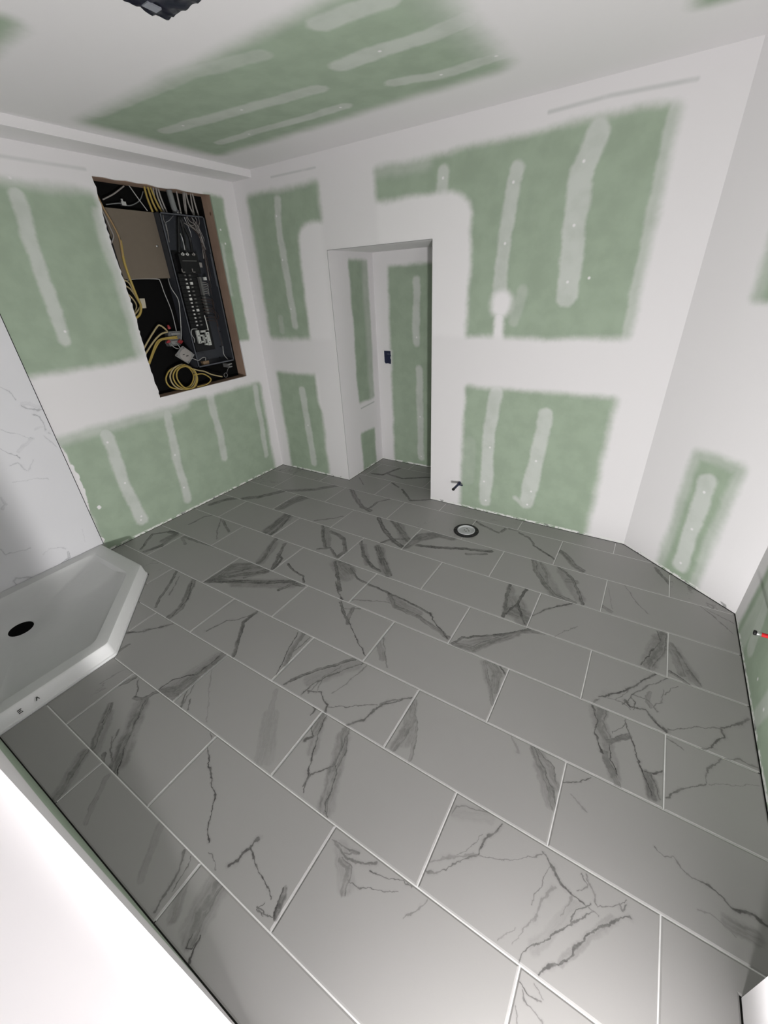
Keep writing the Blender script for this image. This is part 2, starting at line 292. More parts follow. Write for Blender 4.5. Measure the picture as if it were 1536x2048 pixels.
(5, -4):[(46,60,[(68,-42),(120,88),(225,194)])],
(5, -3):[(60,60,[(173,163),(201,22),(214,-96),(220,-153)]),(28,70,[(206,157),(274,-24),(285,-139)]),(103,34,[(208,113),(241,-122)])],
(5, -2):[(25,70,[(-68,144),(37,22),(134,-72)]),(29,65,[(40,101),(112,99),(193,67),(296,-54),(286,-126)]),(20,60,[(106,-122),(175,-68),(271,-134)]),(40,34,[(-14,132),(144,-49)])],
(5, -1):[(26,65,[(-301,100),(-182,-41),(-69,-105),(2,-126)]),(44,65,[(-164,102),(-55,-5),(71,-132)]),(37,34,[(-258,70),(-113,-98)]),(60,35,[(-133,85),(44,-118)])],
(5, 0):[(22,60,[(136,140),(151,21),(173,-74),(179,-138)]),(18,65,[(233,167),(226,62),(222,-24)]),(96,50,[(221,-70),(300,-82)]),(14,70,[(191,-109),(203,-57),(222,0),(268,-88),(295,-138)]),(47,34,[(153,110),(185,-90)]),(95,34,[(204,13),(290,-119)])],
(5, 1):[(12,70,[(-311,-62),(-264,20),(-144,149)]),(9,70,[(263,134),(281,68),(233,-66),(206,-133)]),(45,50,[(290,121),(283,-3),(245,-102)]),(63,35,[(275,84),(240,-113)]),(7,35,[(-221,-215),(-88,-22)])],
(5, 2):[(28,50,[(-303,73),(-272,20),(-233,-75),(-197,-131)]),(16,60,[(-301,-113),(-234,-152)]),(31,40,[(-292,26),(-257,-104)]),(59,30,[(-292,43),(-224,-101)])],
(6, -4):[(51,65,[(-69,-130),(35,-51),(149,144)])],
(6, -3):[(95,50,[(-273,-94),(-257,40),(-203,172)]),(16,50,[(134,-136),(231,-55),(296,23)])],
(6, -2):[(18,60,[(12,-207),(109,-208),(192,-75),(295,-20)]),(34,70,[(-58,133),(65,10),(224,-94),(302,-123)]),(51,55,[(66,154),(172,67),(302,-34)]),(64,34,[(137,120),(287,-61)])],
(6, -1):[(89,50,[(-316,-101),(-284,23),(-164,142),(-72,153)]),(27,75,[(-239,-61),(-75,-7),(80,58),(237,109)]),(20,50,[(102,4),(217,66)])],
(6, 0):[(31,60,[(-114,141),(-84,52),(-4,-59),(70,-134),(144,-165)]),(15,50,[(-86,156),(-20,43),(15,-48)]),(18,65,[(24,154),(129,68),(171,-15),(218,-136)]),(35,50,[(107,29),(155,42)]),(23,50,[(82,-127),(180,-145)]),(75,30,[(-73,102),(67,-123)]),(59,28,[(61,116),(199,-99)])],
(6, 1):[(9,45,[(-219,140),(-159,25),(-95,-52)]),(25,40,[(-309,-105),(-269,-127)]),(8,25,[(-298,71),(-260,-100)]),(8,45,[(112,175),(197,89),(274,-9)]),(9,40,[(167,137),(281,73)])],
(7, -3):[(47,50,[(-164,-163),(68,-19),(251,188)])],
(7, -2):[(38,55,[(-255,161),(-124,36),(36,-82),(127,-106)]),(18,60,[(97,-98),(100,48),(177,163)])],
(7, 0):[(18,65,[(-307,127),(-257,99),(-106,51)]),(27,60,[(-95,76),(-79,124)]),(24,50,[(-50,139),(5,140)]),(15,75,[(21,118),(101,85),(155,7),(308,-92)])],
(7, 1):[(38,55,[(-310,25),(-253,-26),(-194,-101),(-144,-133)]),(20,50,[(237,102),(311,-22)])],
(8, -3):[(10,60,[(-22,84),(115,-31)])],
(8, -2):[(17,65,[(-312,127),(-197,67)]),(21,65,[(-142,39),(28,-112),(157,-21)])],
(9, -2):[(26,65,[(-264,-92),(-161,-74),(-78,165)]),(25,65,[(-133,-29),(53,-64),(270,74)])],
}

PANEL_VEINS=[(5,50,[(655,1218),(681,1180),(697,1134)]),(7,60,[(708,1098),(731,1075),(790,1052)]),(15,18,[(714,1105),(749,1101),(787,1065)]),(6,60,[(746,1036),(767,1012),(772,965),(769,933)]),(6,50,[(779,912),(784,904)]),(4,50,[(565,995),(619,957),(684,906)]),(14,20,[(683,905),(632,880),(593,847)]),(5,75,[(526,898),(553,862),(586,811)]),(6,40,[(530,788),(568,792),(588,732)]),(7,30,[(595,729),(646,781)]),(4,35,[(503,694),(546,681),(625,668),(670,642)]),(5,40,[(746,899),(768,853),(787,818)]),(10,20,[(721,953),(769,957)]),(10,45,[(416,627),(426,583),(401,556)]),(5,50,[(298,337),(308,290),(348,279),(423,265)]),(5,35,[(503,211),(555,191),(589,164)]),(10,65,[(591,133),(580,92),(547,77),(529,76)]),(9,60,[(591,73),(462,61),(382,68),(292,120),(279,106),(282,57)]),(5,30,[(469,186),(510,207)]),(3,20,[(721,247),(703,150)])]

def marble(name, veins, seed, base=(0.335, 0.330, 0.318), vein=(0.035, 0.034, 0.032), rough=0.38, amp=0.010, axes=None, bstr=0.03, spec=0.3):
    b = NB(name); P = b.obj()
    if axes:
        uv = b.n.new('ShaderNodeCombineXYZ')
        b.link(b.vec('DOT_PRODUCT', P, axes[0]), uv.inputs[0]); b.link(b.vec('DOT_PRODUCT', P, axes[1]), uv.inputs[1]); q = uv.outputs[0]
    else: q = b.vec('MULTIPLY', P, (1,1,0))
    qs = b.vec('ADD', q, (seed*1.37, seed*0.73, seed*0.41))
    n1 = b.noise(qs, 22.0, 3, color=True); n2 = b.noise(qs, 95.0, 2, color=True)
    w_ = b.vec('ADD', q, b.vec('SCALE', b.vec('SUBTRACT', n1, (.5,.5,.5)), scale=amp*2.6))
    w_ = b.vec('ADD', w_, b.vec('SCALE', b.vec('SUBTRACT', n2, (.5,.5,.5)), scale=amp*0.8))
    w_ = b.vec('MULTIPLY', w_, (1,1,0))
    m = None
    wm = b.ramp(b.noise(qs, 26.0, 3), 0.30, 0.70, 0.65, 1.9)          # veins swell and thin out
    for (wd, st, pts) in veins:
        r = max(wd, 4)/2000.0; pts = [(x/1000.0, y/1000.0) for x, y in pts]; st = st/100.0
        for p0, p1 in zip(pts, pts[1:]):
            v = b.vein(w_, p0, p1, r, st, wm) if r < 0.0066 else b.band(w_, p0, p1, r, st, seed)
            m = v if m is None else b.math('MAXIMUM', m, v)
    cloud = b.noise(qs, 3.0, 3)
    col = b.mix(cloud, tuple(x*0.955 for x in base), tuple(x*1.03 for x in base))
    if not veins:
        nn = b.noise(b.vec('MULTIPLY', qs, (1.0, 0.5, 1)), 3.2, 5, 0.6, dist=0.6)
        m = b.math('MULTIPLY', b.ramp(b.math('ABSOLUTE', b.math('SUBTRACT', nn, 0.5)), 0.0, 0.012, 1.0, 0.0), b.ramp(cloud, 0.50, 0.62, 0.0, 0.5))
    st = b.noise(b.vec('MULTIPLY', qs, (1.0, 1.0, 1)), 60.0, 4, 0.6)
    st2 = b.noise(qs, 14.0, 3, 0.6)
    m = b.math('MULTIPLY', m, b.math('MULTIPLY', b.ramp(st, 0.25, 0.62, 0.72, 1.0), b.ramp(st2, 0.28, 0.58, 0.62, 1.0)), clamp=True)
    col = b.mix(m, col, vein)
    return b.done(col, rough, spec, bump=st, bstr=bstr, bdist=0.0006)

# ------------------------------------------------------------------ dimensions (metres)
XL, YB, ZC = -2.0155, 2.6034, 2.4165          # left wall, back wall, ceiling
DL, DR, ZD = -1.1457, -0.2907, 1.8575          # doorway in the back wall
YR, WT = 3.2017, 0.12                          # back of the closet, wall thickness
D0, D1 = Vector((1.1583, 2.6034)), Vector((1.72, 2.1584))   # diagonal wall
XR, YF, XE0, XE1, YE = 1.72, -0.165, 0.645, 1.600, 0.538    # right wall, front wall, entry sides
OY0, OY1, OZ0, OZ1 = 1.531, 2.3707, 0.950, 2.268            # opening with the wiring
XP = -2.003                                    # face of the shower panel
T, L, O = 0.3068, 0.6257, 0.2778               # tile pitch
YBK = -1.60

# ------------------------------------------------------------------ wall materials
m_back = drywall('back_wall_board', (1,0,0),
    boxes=[((-1.885,-1.17,1.245,2.265),0.035), ((-0.70,0.925,1.285,2.272),0.03),
           ((-1.885,-1.385,-0.2,0.955),0.03), ((-0.03,0.93,-0.2,0.965),0.03)],
    notches=[((-1.2,-0.035,0.6,2.09),0.028,0.15), ((-1.415,-0.6,0.6,2.04),0.028,0.13)],
    lines=[([(0.35,2.338),(0.62,2.345),(0.96,2.331)],0.008,0.45), ([(-1.60,2.345),(-1.18,2.340)],0.006,0.4)],
    pads=[((0.875,1.0,1.25,2.35),0.012,0.55), ((-0.7,-0.3,2.21,2.30),0.03,0.35), ((0.90,0.99,-0.1,0.99),0.015,0.35)],
    strips=[([(-1.568,2.206),(-1.595,1.99),(-1.567,1.352)],0.032,0.75), ([(-1.72,1.31),(-1.72,1.40)],0.028,0.35), ([(-1.592,0.809),(-1.569,0.102)],0.036,0.75),
            ([(-0.222,2.19),(-0.23,2.08)],0.036,0.72), ([(0.209,2.13),(0.174,1.838),(0.167,1.50)],0.040,0.75), ([(0.30,1.55),(0.27,1.38)],0.03,0.35),
            ([(0.593,2.209),(0.547,2.082),(0.546,1.873),(0.564,1.517)],0.058,0.78), ([(0.197,0.93),(0.170,0.667),(0.178,0.10)],0.047,0.8),
            ([(0.535,0.818),(0.516,0.46),(0.493,0.165)],0.05,0.78), ([(0.47,0.13),(0.406,0.177)],0.018,0.7), ([(0.03,0.55),(0.03,0.25)],0.05,0.15)],
    blobs=[([(0.185,1.49),(0.182,1.46)],0.062,0.03,1.0), ([(0.178,1.40),(0.178,1.25)],0.030,0.02,1.0), ([(-0.08,0.20),(-0.08,0.42)],0.035,0.03,0.9)],
    screws=[(-0.225,2.154),(0.198,2.079),(0.178,1.796),(0.548,2.117),(0.545,1.849),(0.554,1.583),(0.663,1.598),(0.186,0.537),(0.161,0.258),(0.186,0.10),(0.519,0.49),(0.514,0.252),(0.50,0.14),(-1.601,2.111),(-1.604,1.825),(-1.587,1.474),(-1.58,0.48)])
m_left = drywall('left_wall_board', (0,1,0),
    boxes=[((-0.3,1.515,1.235,2.20),0.035), ((0.80,2.50,-0.2,0.872),0.03), ((2.30,2.475,1.245,2.275),0.02)], lines=[([(0.6,2.289),(1.30,2.293),(1.505,2.296)],0.008,0.35)],
    pads=[((1.465,1.56,1.18,2.1),0.02,0.62), ((0.8,1.75,0.81,0.90),0.03,0.55), ((-0.3,1.6,2.16,2.25),0.02,0.4)],
    strips=[([(1.106,2.131),(1.079,1.856),(1.062,1.411)],0.036,0.75), ([(1.085,0.799),(1.082,0.419),(1.108,0.108)],0.040,0.8), ([(1.548,0.83),(1.51,0.47),(1.50,0.10)],0.032,0.75),
            ([(1.965,0.95),(1.953,0.875),(1.947,0.318)],0.034,0.72), ([(2.435,0.834),(2.414,0.174)],0.028,0.72), ([(1.701,0.925)],0.05,0.5), ([(2.15,0.915)],0.045,0.5), ([(2.385,1.95),(2.38,1.60)],0.014,0.5)],
    blobs=[([(0.775,0.80),(0.785,0.62),(0.800,0.60)],0.036,0.004,1.0), ([(0.80,0.66),(0.80,0.50),(0.790,0.36)],0.028,0.004,1.0), ([(0.80,0.10)],0.022,0.003,1.0), ([(0.872,0.352),(0.877,0.338)],0.009,0.003,1.0)],
    screws=[(1.08,1.457),(1.076,0.748),(1.087,0.433),(1.098,0.113),(1.11,0.14),(1.51,0.499),(1.501,0.214),(1.701,0.932),(2.191,0.929),(1.102,2.204),(2.40,2.05),(2.42,1.96)])
dv = (D1-D0).normalized()
m_diag = drywall('diagonal_wall_board', (dv.x, dv.y, 0), off=D0.x*dv.x+D0.y*dv.y,
    boxes=[((0.245,0.505,-0.2,0.775),0.03), ((0.265,0.505,1.475,2.2),0.025)],
    pads=[((0.20,0.295,-0.1,0.80),0.02,0.45), ((0.455,0.56,-0.1,0.80),0.02,0.5), ((0.2,0.6,0.72,0.80),0.02,0.4), ((0.2,0.31,1.4,2.2),0.02,0.4)],
    strips=[([(0.365,0.618),(0.372,0.35),(0.378,0.086)],0.045,0.8)], screws=[(0.366,0.56),(0.372,0.33),(0.378,0.10)])
m_right = drywall('right_wall_board', (0,1,0), boxes=[((0.56,2.045,-0.2,1.0),0.03)],
    pads=[((1.86,1.985,-0.1,1.1),0.02,0.35)], strips=[([(1.90,0.35),(1.80,0.10)],0.05,0.5), ([(1.45,0.05),(1.42,0.35)],0.045,0.5)], screws=[(1.60,0.10),(1.44,0.10)])
m_rl = drywall('closet_side_board', (0,1,0), boxes=[((2.855,3.115,0.665,1.805),0.02), ((2.845,3.075,-0.2,0.38),0.02)], pads=[((3.03,3.14,0.6,1.9),0.03,0.4)], lines=[([(2.88,0.615),(3.10,0.625)],0.006,0.7)])
m_rb = drywall('closet_back_board', (1,0,0), boxes=[((-1.0,0.5,-0.2,1.752),0.025)], pads=[((-1.03,-0.98,0.9,1.1),0.02,0.6)],
    strips=[([(-0.726,1.637),(-0.736,1.158)],0.034,0.75), ([(-0.709,0.927),(-0.693,0.088)],0.034,0.75)], screws=[(-0.73,1.2),(-0.70,0.5),(-0.69,0.10)])
m_ceil = drywall('ceiling_board', (1,0,0), base=False,
    boxes=[((-1.68,0.27,1.36,2.225),0.07), ((0.92,1.2,1.6,2.215),0.05), ((-1.5,-0.9,0.55,0.86),0.05)],
    pads=[((0.17,0.38,1.3,2.1),0.08,0.35)],
    strips=[([(-1.511,1.36),(-0.793,1.40),(-0.474,1.47)],0.045,0.38), ([(-1.491,1.72),(-0.504,1.85)],0.045,0.55), ([(-1.441,2.047),(-0.531,2.09)],0.036,0.6),
            ([(-0.159,1.451),(0.089,1.476)],0.05,0.6), ([(-0.287,1.73),(0.108,1.757),(0.249,1.747)],0.05,0.6), ([(-0.20,2.02),(-0.033,2.085),(0.276,2.076)],0.042,0.55)],
    screws=[(-1.35,1.735),(-0.95,1.79),(-0.56,2.09),(0.25,2.076),(0.0,2.085),(-0.1,1.74),(-1.2,2.06)])
m_mud = drywall('plain_compound', (1,0,0), base=False)
m_front = drywall('front_wall_board', (1,0,0), boxes=[((-1.5,0.40,-0.2,0.9),0.03), ((-1.5,0.3,1.2,2.2),0.03)])

# ------------------------------------------------------------------ room shell
def wall(name, bm, mat, parent=None): return obj(name, bm, mat, parent, kind='structure' if parent is None else None)
bm = new()
for a in ((XL-.15, YB, 0, DL, YB+WT, ZC), (DR, YB, 0, 1.40, YB+WT, ZC), (DL, YB, ZD, DR, YB+WT, ZC)): box(bm, *a)
wall('wall_back', bm, m_back)
m_shade_line = plain('edge_shadow_grey', (0.30,0.30,0.29), 0.5, 0.3)  # grey tubes draw the thin shadow line along the doorway corner
w_back = bpy.data.objects['wall_back']
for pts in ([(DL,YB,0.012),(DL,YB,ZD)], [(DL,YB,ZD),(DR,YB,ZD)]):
    bm = new(); tube(bm, pts, 0.0016, 6, 1); obj('edge_shadow_line', bm, m_shade_line, w_back)
bm = new(); box(bm, DL-.10, YB+WT, 0, DL, YR+.1, ZD+.1); wall('wall_closet_left', bm, m_rl)
bm = new(); box(bm, DL, YR, 0, 0.70, YR+.1, ZD+.1); wall('wall_closet_back', bm, m_rb)
bm = new(); box(bm, 0.60, YB+WT, 0, 0.70, YR, ZD+.1); wall('wall_closet_right', bm, m_mud)
bm = new(); box(bm, DL, YB+WT, ZD, 0.60, YR, ZD+.1); wall('ceiling_closet', bm, m_mud)
# left wall: a drywall sheet with a cut opening whose left edge is broken, framing and a black board behind
def onx(y, z, x): return (x, y, z)
bm = new(); xa, xb = XL-0.0127, XL
prism(bm, [(-0.3,0),(YB,0),(YB,OZ0),(OY0,OZ0),(-0.3,OZ0)], onx, xa, xb)
jag = []
z = OZ0
while z < OZ1-0.03:
    jag.append((OY0+random.uniform(-0.004,0.004)+0.006*math.sin(z*9), z)); z += random.uniform(0.012,0.03)
jag[0] = (OY0, OZ0); jag.append((OY0, OZ1))
prism(bm, [(-0.3,OZ0)]+jag+[(-0.3,OZ1)], onx, xa, xb)
prism(bm, [(OY1,OZ0),(YB,OZ0),(YB,OZ1),(OY1,OZ1)], onx, xa, xb)
top = [(OY1-(OY1-OY0)*k/12, OZ1+(random.uniform(-0.006,0.004) if 0<k<12 else 0)) for k in range(13)]
prism(bm, [(YB,OZ1),(YB,ZC),(-0.3,ZC),(-0.3,OZ1)]+top[::-1], onx, xa, xb)
box(bm, XL-0.28, -0.3, 0, XL-0.20, YB, ZC)
w_left = wall('wall_left', bm, m_left)
b = NB('stud_wood'); P = b.obj()
f = b.noise(b.vec('MULTIPLY', P, (40,40,2.2)), 1.0, 4, 0.6); g_ = b.noise(P, 6.0, 3)
col = b.mix(f, (0.30,0.20,0.145), (0.43,0.31,0.235)); col = b.mix(b.ramp(g_,0.45,0.7,0,0.35), col, (0.24,0.15,0.11))
kn = b.ramp(b.vec('DISTANCE', b.vec('MULTIPLY', P, (1,0,0.75)), (-2.06,0,2.155*0.75)), 0.004, 0.014, 0.8, 0.0)
m_wood = b.done(b.mix(kn, col, (0.10,0.05,0.035)), 0.75, 0.2)
m_black = plain('black_painted_board', (0.006,0.006,0.006), 0.9, 0.05)
XK = -2.128
def wooden(name, a):
    bm = new(); box(bm, *a); return obj(name, bm, m_wood, w_left, bevel=0.0015)
wooden('stud', (XK-.02, OY1, OZ0-.05, xa, OY1+.038, OZ1+.05))
wooden('bottom_plate', (XK-.02, 1.30, OZ0-.038, xa, OY1, OZ0))
wooden('top_plate', (XK-.02, 1.30, OZ1, xa, OY1, OZ1+.038))
wooden('stud', (XK-.02, 1.30, OZ0, xa, 1.338, OZ1))
bm = new(); box(bm, XK-.012, 1.338, OZ0, XK, OY1, OZ1); obj('backing_board', bm, m_black, w_left)
# the soffit along the left wall
bm = new(); box(bm, XL, -0.3, 2.370, -1.803, YB, ZC)
wall('trim_1', bm, m_mud)
# diagonal and right walls
bm = new(); nrm = Vector((dv.y, -dv.x))
prism(bm, [tuple(D0), tuple(D1), tuple(D1-nrm*0.1+dv*0.08), tuple(D0-nrm*0.1)], lambda u,v,d: (u,v,d), 0, ZC)
wall('wall_diagonal', bm, m_diag)
bm = new(); box(bm, XR, YE, 0, XR+.12, 2.1584, ZC); wall('wall_right', bm, m_right)
bm = new(); box(bm, XE1, YBK, 0, XR+.12, YE, ZC); wall('wall_entry_right', bm, m_mud)
def yf(x, z=0.0): return -0.163-0.0091*(XE0-x)-0.0105*z      # the front wall leans and turns a touch
bm = new(); v = [bm.verts.new((x, -0.29 if d else yf(x, z), z)) for x in (XL, XE0) for d in (1, 0) for z in (0, ZC)]
for f in ((0,1,3,2),(4,6,7,5),(0,4,5,1),(2,3,7,6),(0,2,6,4),(1,5,7,3)): bm.faces.new([v[i] for i in f])
wall('wall_front', bm, m_front)
bm = new(); box(bm, XE0-.12, YBK, 0, XE0, -0.29, ZC); wall('wall_entry_left', bm, m_mud)
bm = new(); box(bm, XE0-.12, YBK-.1, 0, XR+.12, YBK, ZC); wall('wall_entry_back', bm, m_mud)
bm = new(); box(bm, XL-.28, YBK-.1, ZC, XR+.15, YB+WT, ZC+.1); wall('ceiling', bm, m_ceil)

# ------------------------------------------------------------------ floor: slab, grout bed and single tiles
G = 0.004
FLOOR = [(-0.9600,-0.1735),(XE0+G,-0.159),(XE0+G,-0.65),(XE1-G,-0.65),(XE1-G,YE+G),(XR-G,YE+G),(XR-G,2.1584-.002),(D0.x-.002,YB-G),(DR-G,YB-G),(DR-G,YR-G),
         (DL+G,YR-G),(DL+G,YB-G),(XL+G,YB-G),(XL+G,0.803),(-1.4785,0.8030),(-0.9600,0.3232)]
m_slab = plain('cement_board', (0.055,0.055,0.05), 0.9, 0.1)
m_grout = plain('pale_grout', (0.74,0.74,0.73), 0.85, 0.1, var=0.1, scale=60)
bm = new(); box(bm, XL-.28, YBK-.1, -0.12, XR+.15, YR+.1, -0.012)
floor = wall('floor', bm, m_slab)
def clip(poly, x0, y0, x1, y1):
    def half(P, inside, cut):
        out = []
        for i in range(len(P)):
            a, c = P[i-1], P[i]
            if inside(c):
                if not inside(a): out.append(cut(a, c))
                out.append(c)
            elif inside(a): out.append(cut(a, c))
        return out
    def cx(v): return lambda a, c: (v, a[1]+(c[1]-a[1])*(v-a[0])/(c[0]-a[0]))
    def cy(v): return lambda a, c: (a[0]+(c[0]-a[0])*(v-a[1])/(c[1]-a[1]), v)
    for ins, ct in ((lambda p: p[0] >= x0, cx(x0)), (lambda p: p[0] <= x1, cx(x1)), (lambda p: p[1] >= y0, cy(y0)), (lambda p: p[1] <= y1, cy(y1))):
        if not poly: return []
        poly = half(poly, ins, ct)
    out = []
    for p in poly:
        if not out or (abs(p[0]-out[-1][0])+abs(p[1]-out[-1][1])) > 1e-5: out.append(p)
    if len(out) > 1 and abs(out[0][0]-out[-1][0])+abs(out[0][1]-out[-1][1]) < 1e-5: out.pop()
    return out if len(out) > 2 else []
def area(p): return 0.5*sum(p[i-1][0]*p[i][1]-p[i][0]*p[i-1][1] for i in range(len(p)))
bm = new(); prism(bm, [(-0.950,-0.168),(XE0+.01,-0.154),(XE0+.01,-0.645),(XE1-.01,-0.645),(XE1-.01,YE+.01),(XR-.01,YE+.01),(XR-.01,2.148),(D0.x-.004,YB-.01),(DR-.01,YB-.01),(DR-.01,YR-.01),(DL+.01,YR-.01),(DL+.01,YB-.01),(XL+.01,YB-.01),(XL+.01,0.812),(-1.472,0.812),(-0.950,0.330)], lambda u,v,d: (u,v,d), -0.0118, -0.0022)
obj('grout_bed', bm, m_grout, floor)
J = 0.0019; H = 0.0036
k = -3
for k in range(-3, 11):
    r0 = (O+(0 if k % 2 else 0.5))*L
    for n in range(-5, 4):
        x0, x1 = r0+n*L+J, r0+(n+1)*L-J; y0, y1 = k*T+J, (k+1)*T-J
        poly = clip(FLOOR, x0, y0, x1, y1)
        if not poly or area(poly) < 0.0004: continue
        cx_, cy_ = r0+(n+.5)*L, (k+.5)*T
        bm = new(); nn = len(poly); e, ed = 0.0042, 0.0021      # cushioned edge
        inner = []
        for i in range(nn):
            p0, p1, p2 = Vector(poly[i-1]), Vector(poly[i]), Vector(poly[(i+1) % nn])
            a = (p1-p0).normalized(); c = (p2-p1).normalized()
            na, nc = Vector((-a.y, a.x)), Vector((-c.y, c.x)); mm = na+nc
            mm = mm/max(0.3, mm.dot(na)) if mm.length > 1e-6 else na
            inner.append(p1+mm*e)
        lo = [bm.verts.new((p[0]-0, p[1], -H)) for p in poly]; mi = [bm.verts.new((p[0], p[1], -ed)) for p in poly]; hi = [bm.verts.new((p.x, p.y, 0)) for p in inner]
        bm.faces.new(hi)
        for i in range(nn):
            q = (i+1) % nn
            bm.faces.new((lo[i], lo[q], mi[q], mi[i])); bm.faces.new((mi[i], mi[q], hi[q], hi[i]))
        bm.faces.new(lo[::-1])
        v = VEINS.get((k, n), [])
        mat = marble('marble_tile', v, k*7.3+n*3.1)
        obj('tile', bm, mat, floor, origin=(cx_, cy_, 0))

# ------------------------------------------------------------------ shower tray and wall panel
m_tray = plain('white_acrylic', (0.66,0.665,0.66), 0.35, 0.4, var=0.02)
m_hole = plain('dark_void', (0.004,0.004,0.004), 0.9, 0.05)
tray = thing('shower_tray', (-1.50, 0.30, -0.012), 'white acrylic shower tray with clipped corner on the tiled floor at left', 'shower tray')
ZT = 0.082
outer = [(XP+.001,-0.176),(-0.962,-0.176),(-0.962,0.322),(-1.480,0.800),(XP+.001,0.800)]
def inset(poly, d):
    out = []; n = len(poly)
    for i in range(n):
        p0, p1, p2 = Vector(poly[i-1]), Vector(poly[i]), Vector(poly[(i+1) % n])
        a = (p1-p0).normalized(); c = (p2-p1).normalized(); na, nc = Vector((-a.y, a.x)), Vector((-c.y, c.x))
        dd0 = d[(i-1) % n] if isinstance(d, (list,tuple)) else d; dd1 = d[i] if isinstance(d, (list,tuple)) else d
        A = p0+na*dd0; B = p1+nc*dd1; den = a.x*c.y-a.y*c.x
        t = ((B-A).x*c.y-(B-A).y*c.x)/den
        out.append(A+a*t)
    return out
def rounded(poly, r, seg=5):
    out = []; n = len(poly)
    for i in range(n):
        p0, p1, p2 = Vector(poly[i-1]), Vector(poly[i]), Vector(poly[(i+1) % n])
        a, c = (p0-p1).normalized(), (p2-p1).normalized()
        for s in range(seg+1):
            t = s/seg; A = p1+a*r; C_ = p1+c*r
            out.append((1-t)**2*A+2*t*(1-t)*p1+t*t*C_)
    full = []; m = len(out)
    for i in range(m):                       # extra points along the straight sides
        full.append(out[i])
        if i % (seg+1) == seg:
            for k in range(1, 9): full.append(out[i].lerp(out[(i+1) % m], k/9))
    return full
bm = new()
# sides of the polygon: front wall, room front, diagonal, back end, shower panel
rings = [(rounded(outer,0.012),-0.011), (rounded(outer,0.012),0.012), (rounded(inset(outer,[0,.005,.005,.005,0]),0.012),0.016),
         (rounded(inset(outer,[.001,.016,.016,.012,.001]),0.014),ZT-0.010), (rounded(inset(outer,[.003,.022,.022,.018,.002]),0.014),ZT-0.002), (rounded(inset(outer,[.006,.030,.030,.026,.004]),0.014),ZT),
         (rounded(inset(outer,[.05,.085,.085,.105,.075]),0.035),ZT-0.001), (rounded(inset(outer,[.056,.092,.092,.112,.083]),0.035),ZT-0.006), (rounded(inset(outer,[.066,.112,.112,.128,.100]),0.04),ZT-0.017)]
vr = [[bm.verts.new((p[0], p[1], z)) for p in ring] for ring, z in rings]
DC = Vector((-1.583, 0.138)); RD = 0.058; n = len(vr[0])
angs = [math.atan2(p[1]-DC.y, p[0]-DC.x) for p in rings[-1][0]]
for z, rr in ((ZT-0.036, 0.20), (ZT-0.040, RD+0.006), (ZT-0.043, RD), (ZT-0.078, RD)):
    vr.append([bm.verts.new((DC.x+math.cos(a)*rr, DC.y+math.sin(a)*rr, z)) for a in angs])
for i in range(len(vr)-1):
    for q in range(n): bm.faces.new((vr[i][q], vr[i][(q+1)%n], vr[i+1][(q+1)%n], vr[i+1][q]))
bm.faces.new(vr[0][::-1])
obj('basin', bm, m_tray, tray, smooth=30)
bm = new(); lathe(bm, [(RD-.001,0.0),(RD-.001,0.004)], (DC.x,DC.y,0.005), n=32)
obj('drain_hole', bm, m_hole, tray, label='black open drain hole')
bm = new(); lathe(bm, [(RD-.0012,0.0),(RD-.0006,0.0),(RD-.0006,0.031),(RD-.0012,0.031)], (DC.x,DC.y,0.0075), n=32)
obj('drain_collar', bm, m_hole, tray)
m_ink = plain('dark_mark', (0.06,0.06,0.06), 0.8, 0.1)
for k in range(3):     # moulded marks on the front skirt
    bm = new(); y = -0.080; z = 0.040+k*0.0075; x = -0.953-(z-0.016)*0.20
    box(bm, x-.004, y-.008, z, x+.0002, y+.008-0.003*(k==1), z+.0016); obj('mark', bm, m_ink, tray)
bm = new(); prism(bm, [(-0.020,0.046),(-0.017,0.046),(-0.011,0.056),(-0.008,0.048),(-0.005,0.048),(-0.009,0.060),(-0.014,0.060)], lambda u,v,d: (-0.953-(v-0.016)*0.20+d,u,v), -0.003, 0.0002); obj('mark', bm, m_ink, tray)

m_panel = marble('shower_panel_marble', [(w_*1.4, s_*0.6, p_) for w_, s_, p_ in PANEL_VEINS], 40.0, base=(0.70,0.70,0.72), vein=(0.13,0.14,0.16), rough=0.3, amp=0.011, axes=((0,1,0),(0,0,1)))
bm = new(); box(bm, XL, YF, ZT-.004, XP, 0.798, 2.10)
sp_ = obj('shower_wall_panel', bm, m_panel, bevel=0.0008, label='white marble-look shower wall panel standing above the shower tray', cat='panel')
bm = new(); box(bm, XL, 0.798, ZT-.004, XP+.0006, 0.8015, 2.10); obj('edge_gap_shade', bm, m_hole, sp_, label='thin black strip drawn as the shadowed gap at the panel edge')  # black strip stands in for the dark gap and shadow beside the panel

# ------------------------------------------------------------------ ceiling fan housing under a dark plastic wrap
m_bag = plain('black_plastic_film', (0.010,0.011,0.022), 0.28, 0.5)
m_tape = plain('grey_tape', (0.25,0.26,0.29), 0.5, 0.3)
fan = thing('exhaust_fan', (-0.29, 0.90, ZC), 'square ceiling fan housing wrapped in shiny black plastic', 'fan')
bm = new(); bmesh.ops.create_grid(bm, x_segments=28, y_segments=28, size=0.5)
for v in bm.verts:
    x, y = v.co.x*2, v.co.y*2; m = max(abs(x), abs(y))
    h = -0.052*min(1, (1-m)/0.10)**0.6 if m < 1 else 0.0
    wv = mnoise.noise(Vector((x*5, y*5, 1)))*0.008+mnoise.noise(Vector((x*13, y*13, 4)))*0.004
    v.co = Vector((-0.290+x*0.165+wv*0.07*(m>.8), 0.895+y*0.165+wv*0.07*(m>.8), ZC+h+(wv if m < 0.97 else 0)-0.0008))
ext = bmesh.ops.extrude_face_region(bm, geom=bm.faces[:])
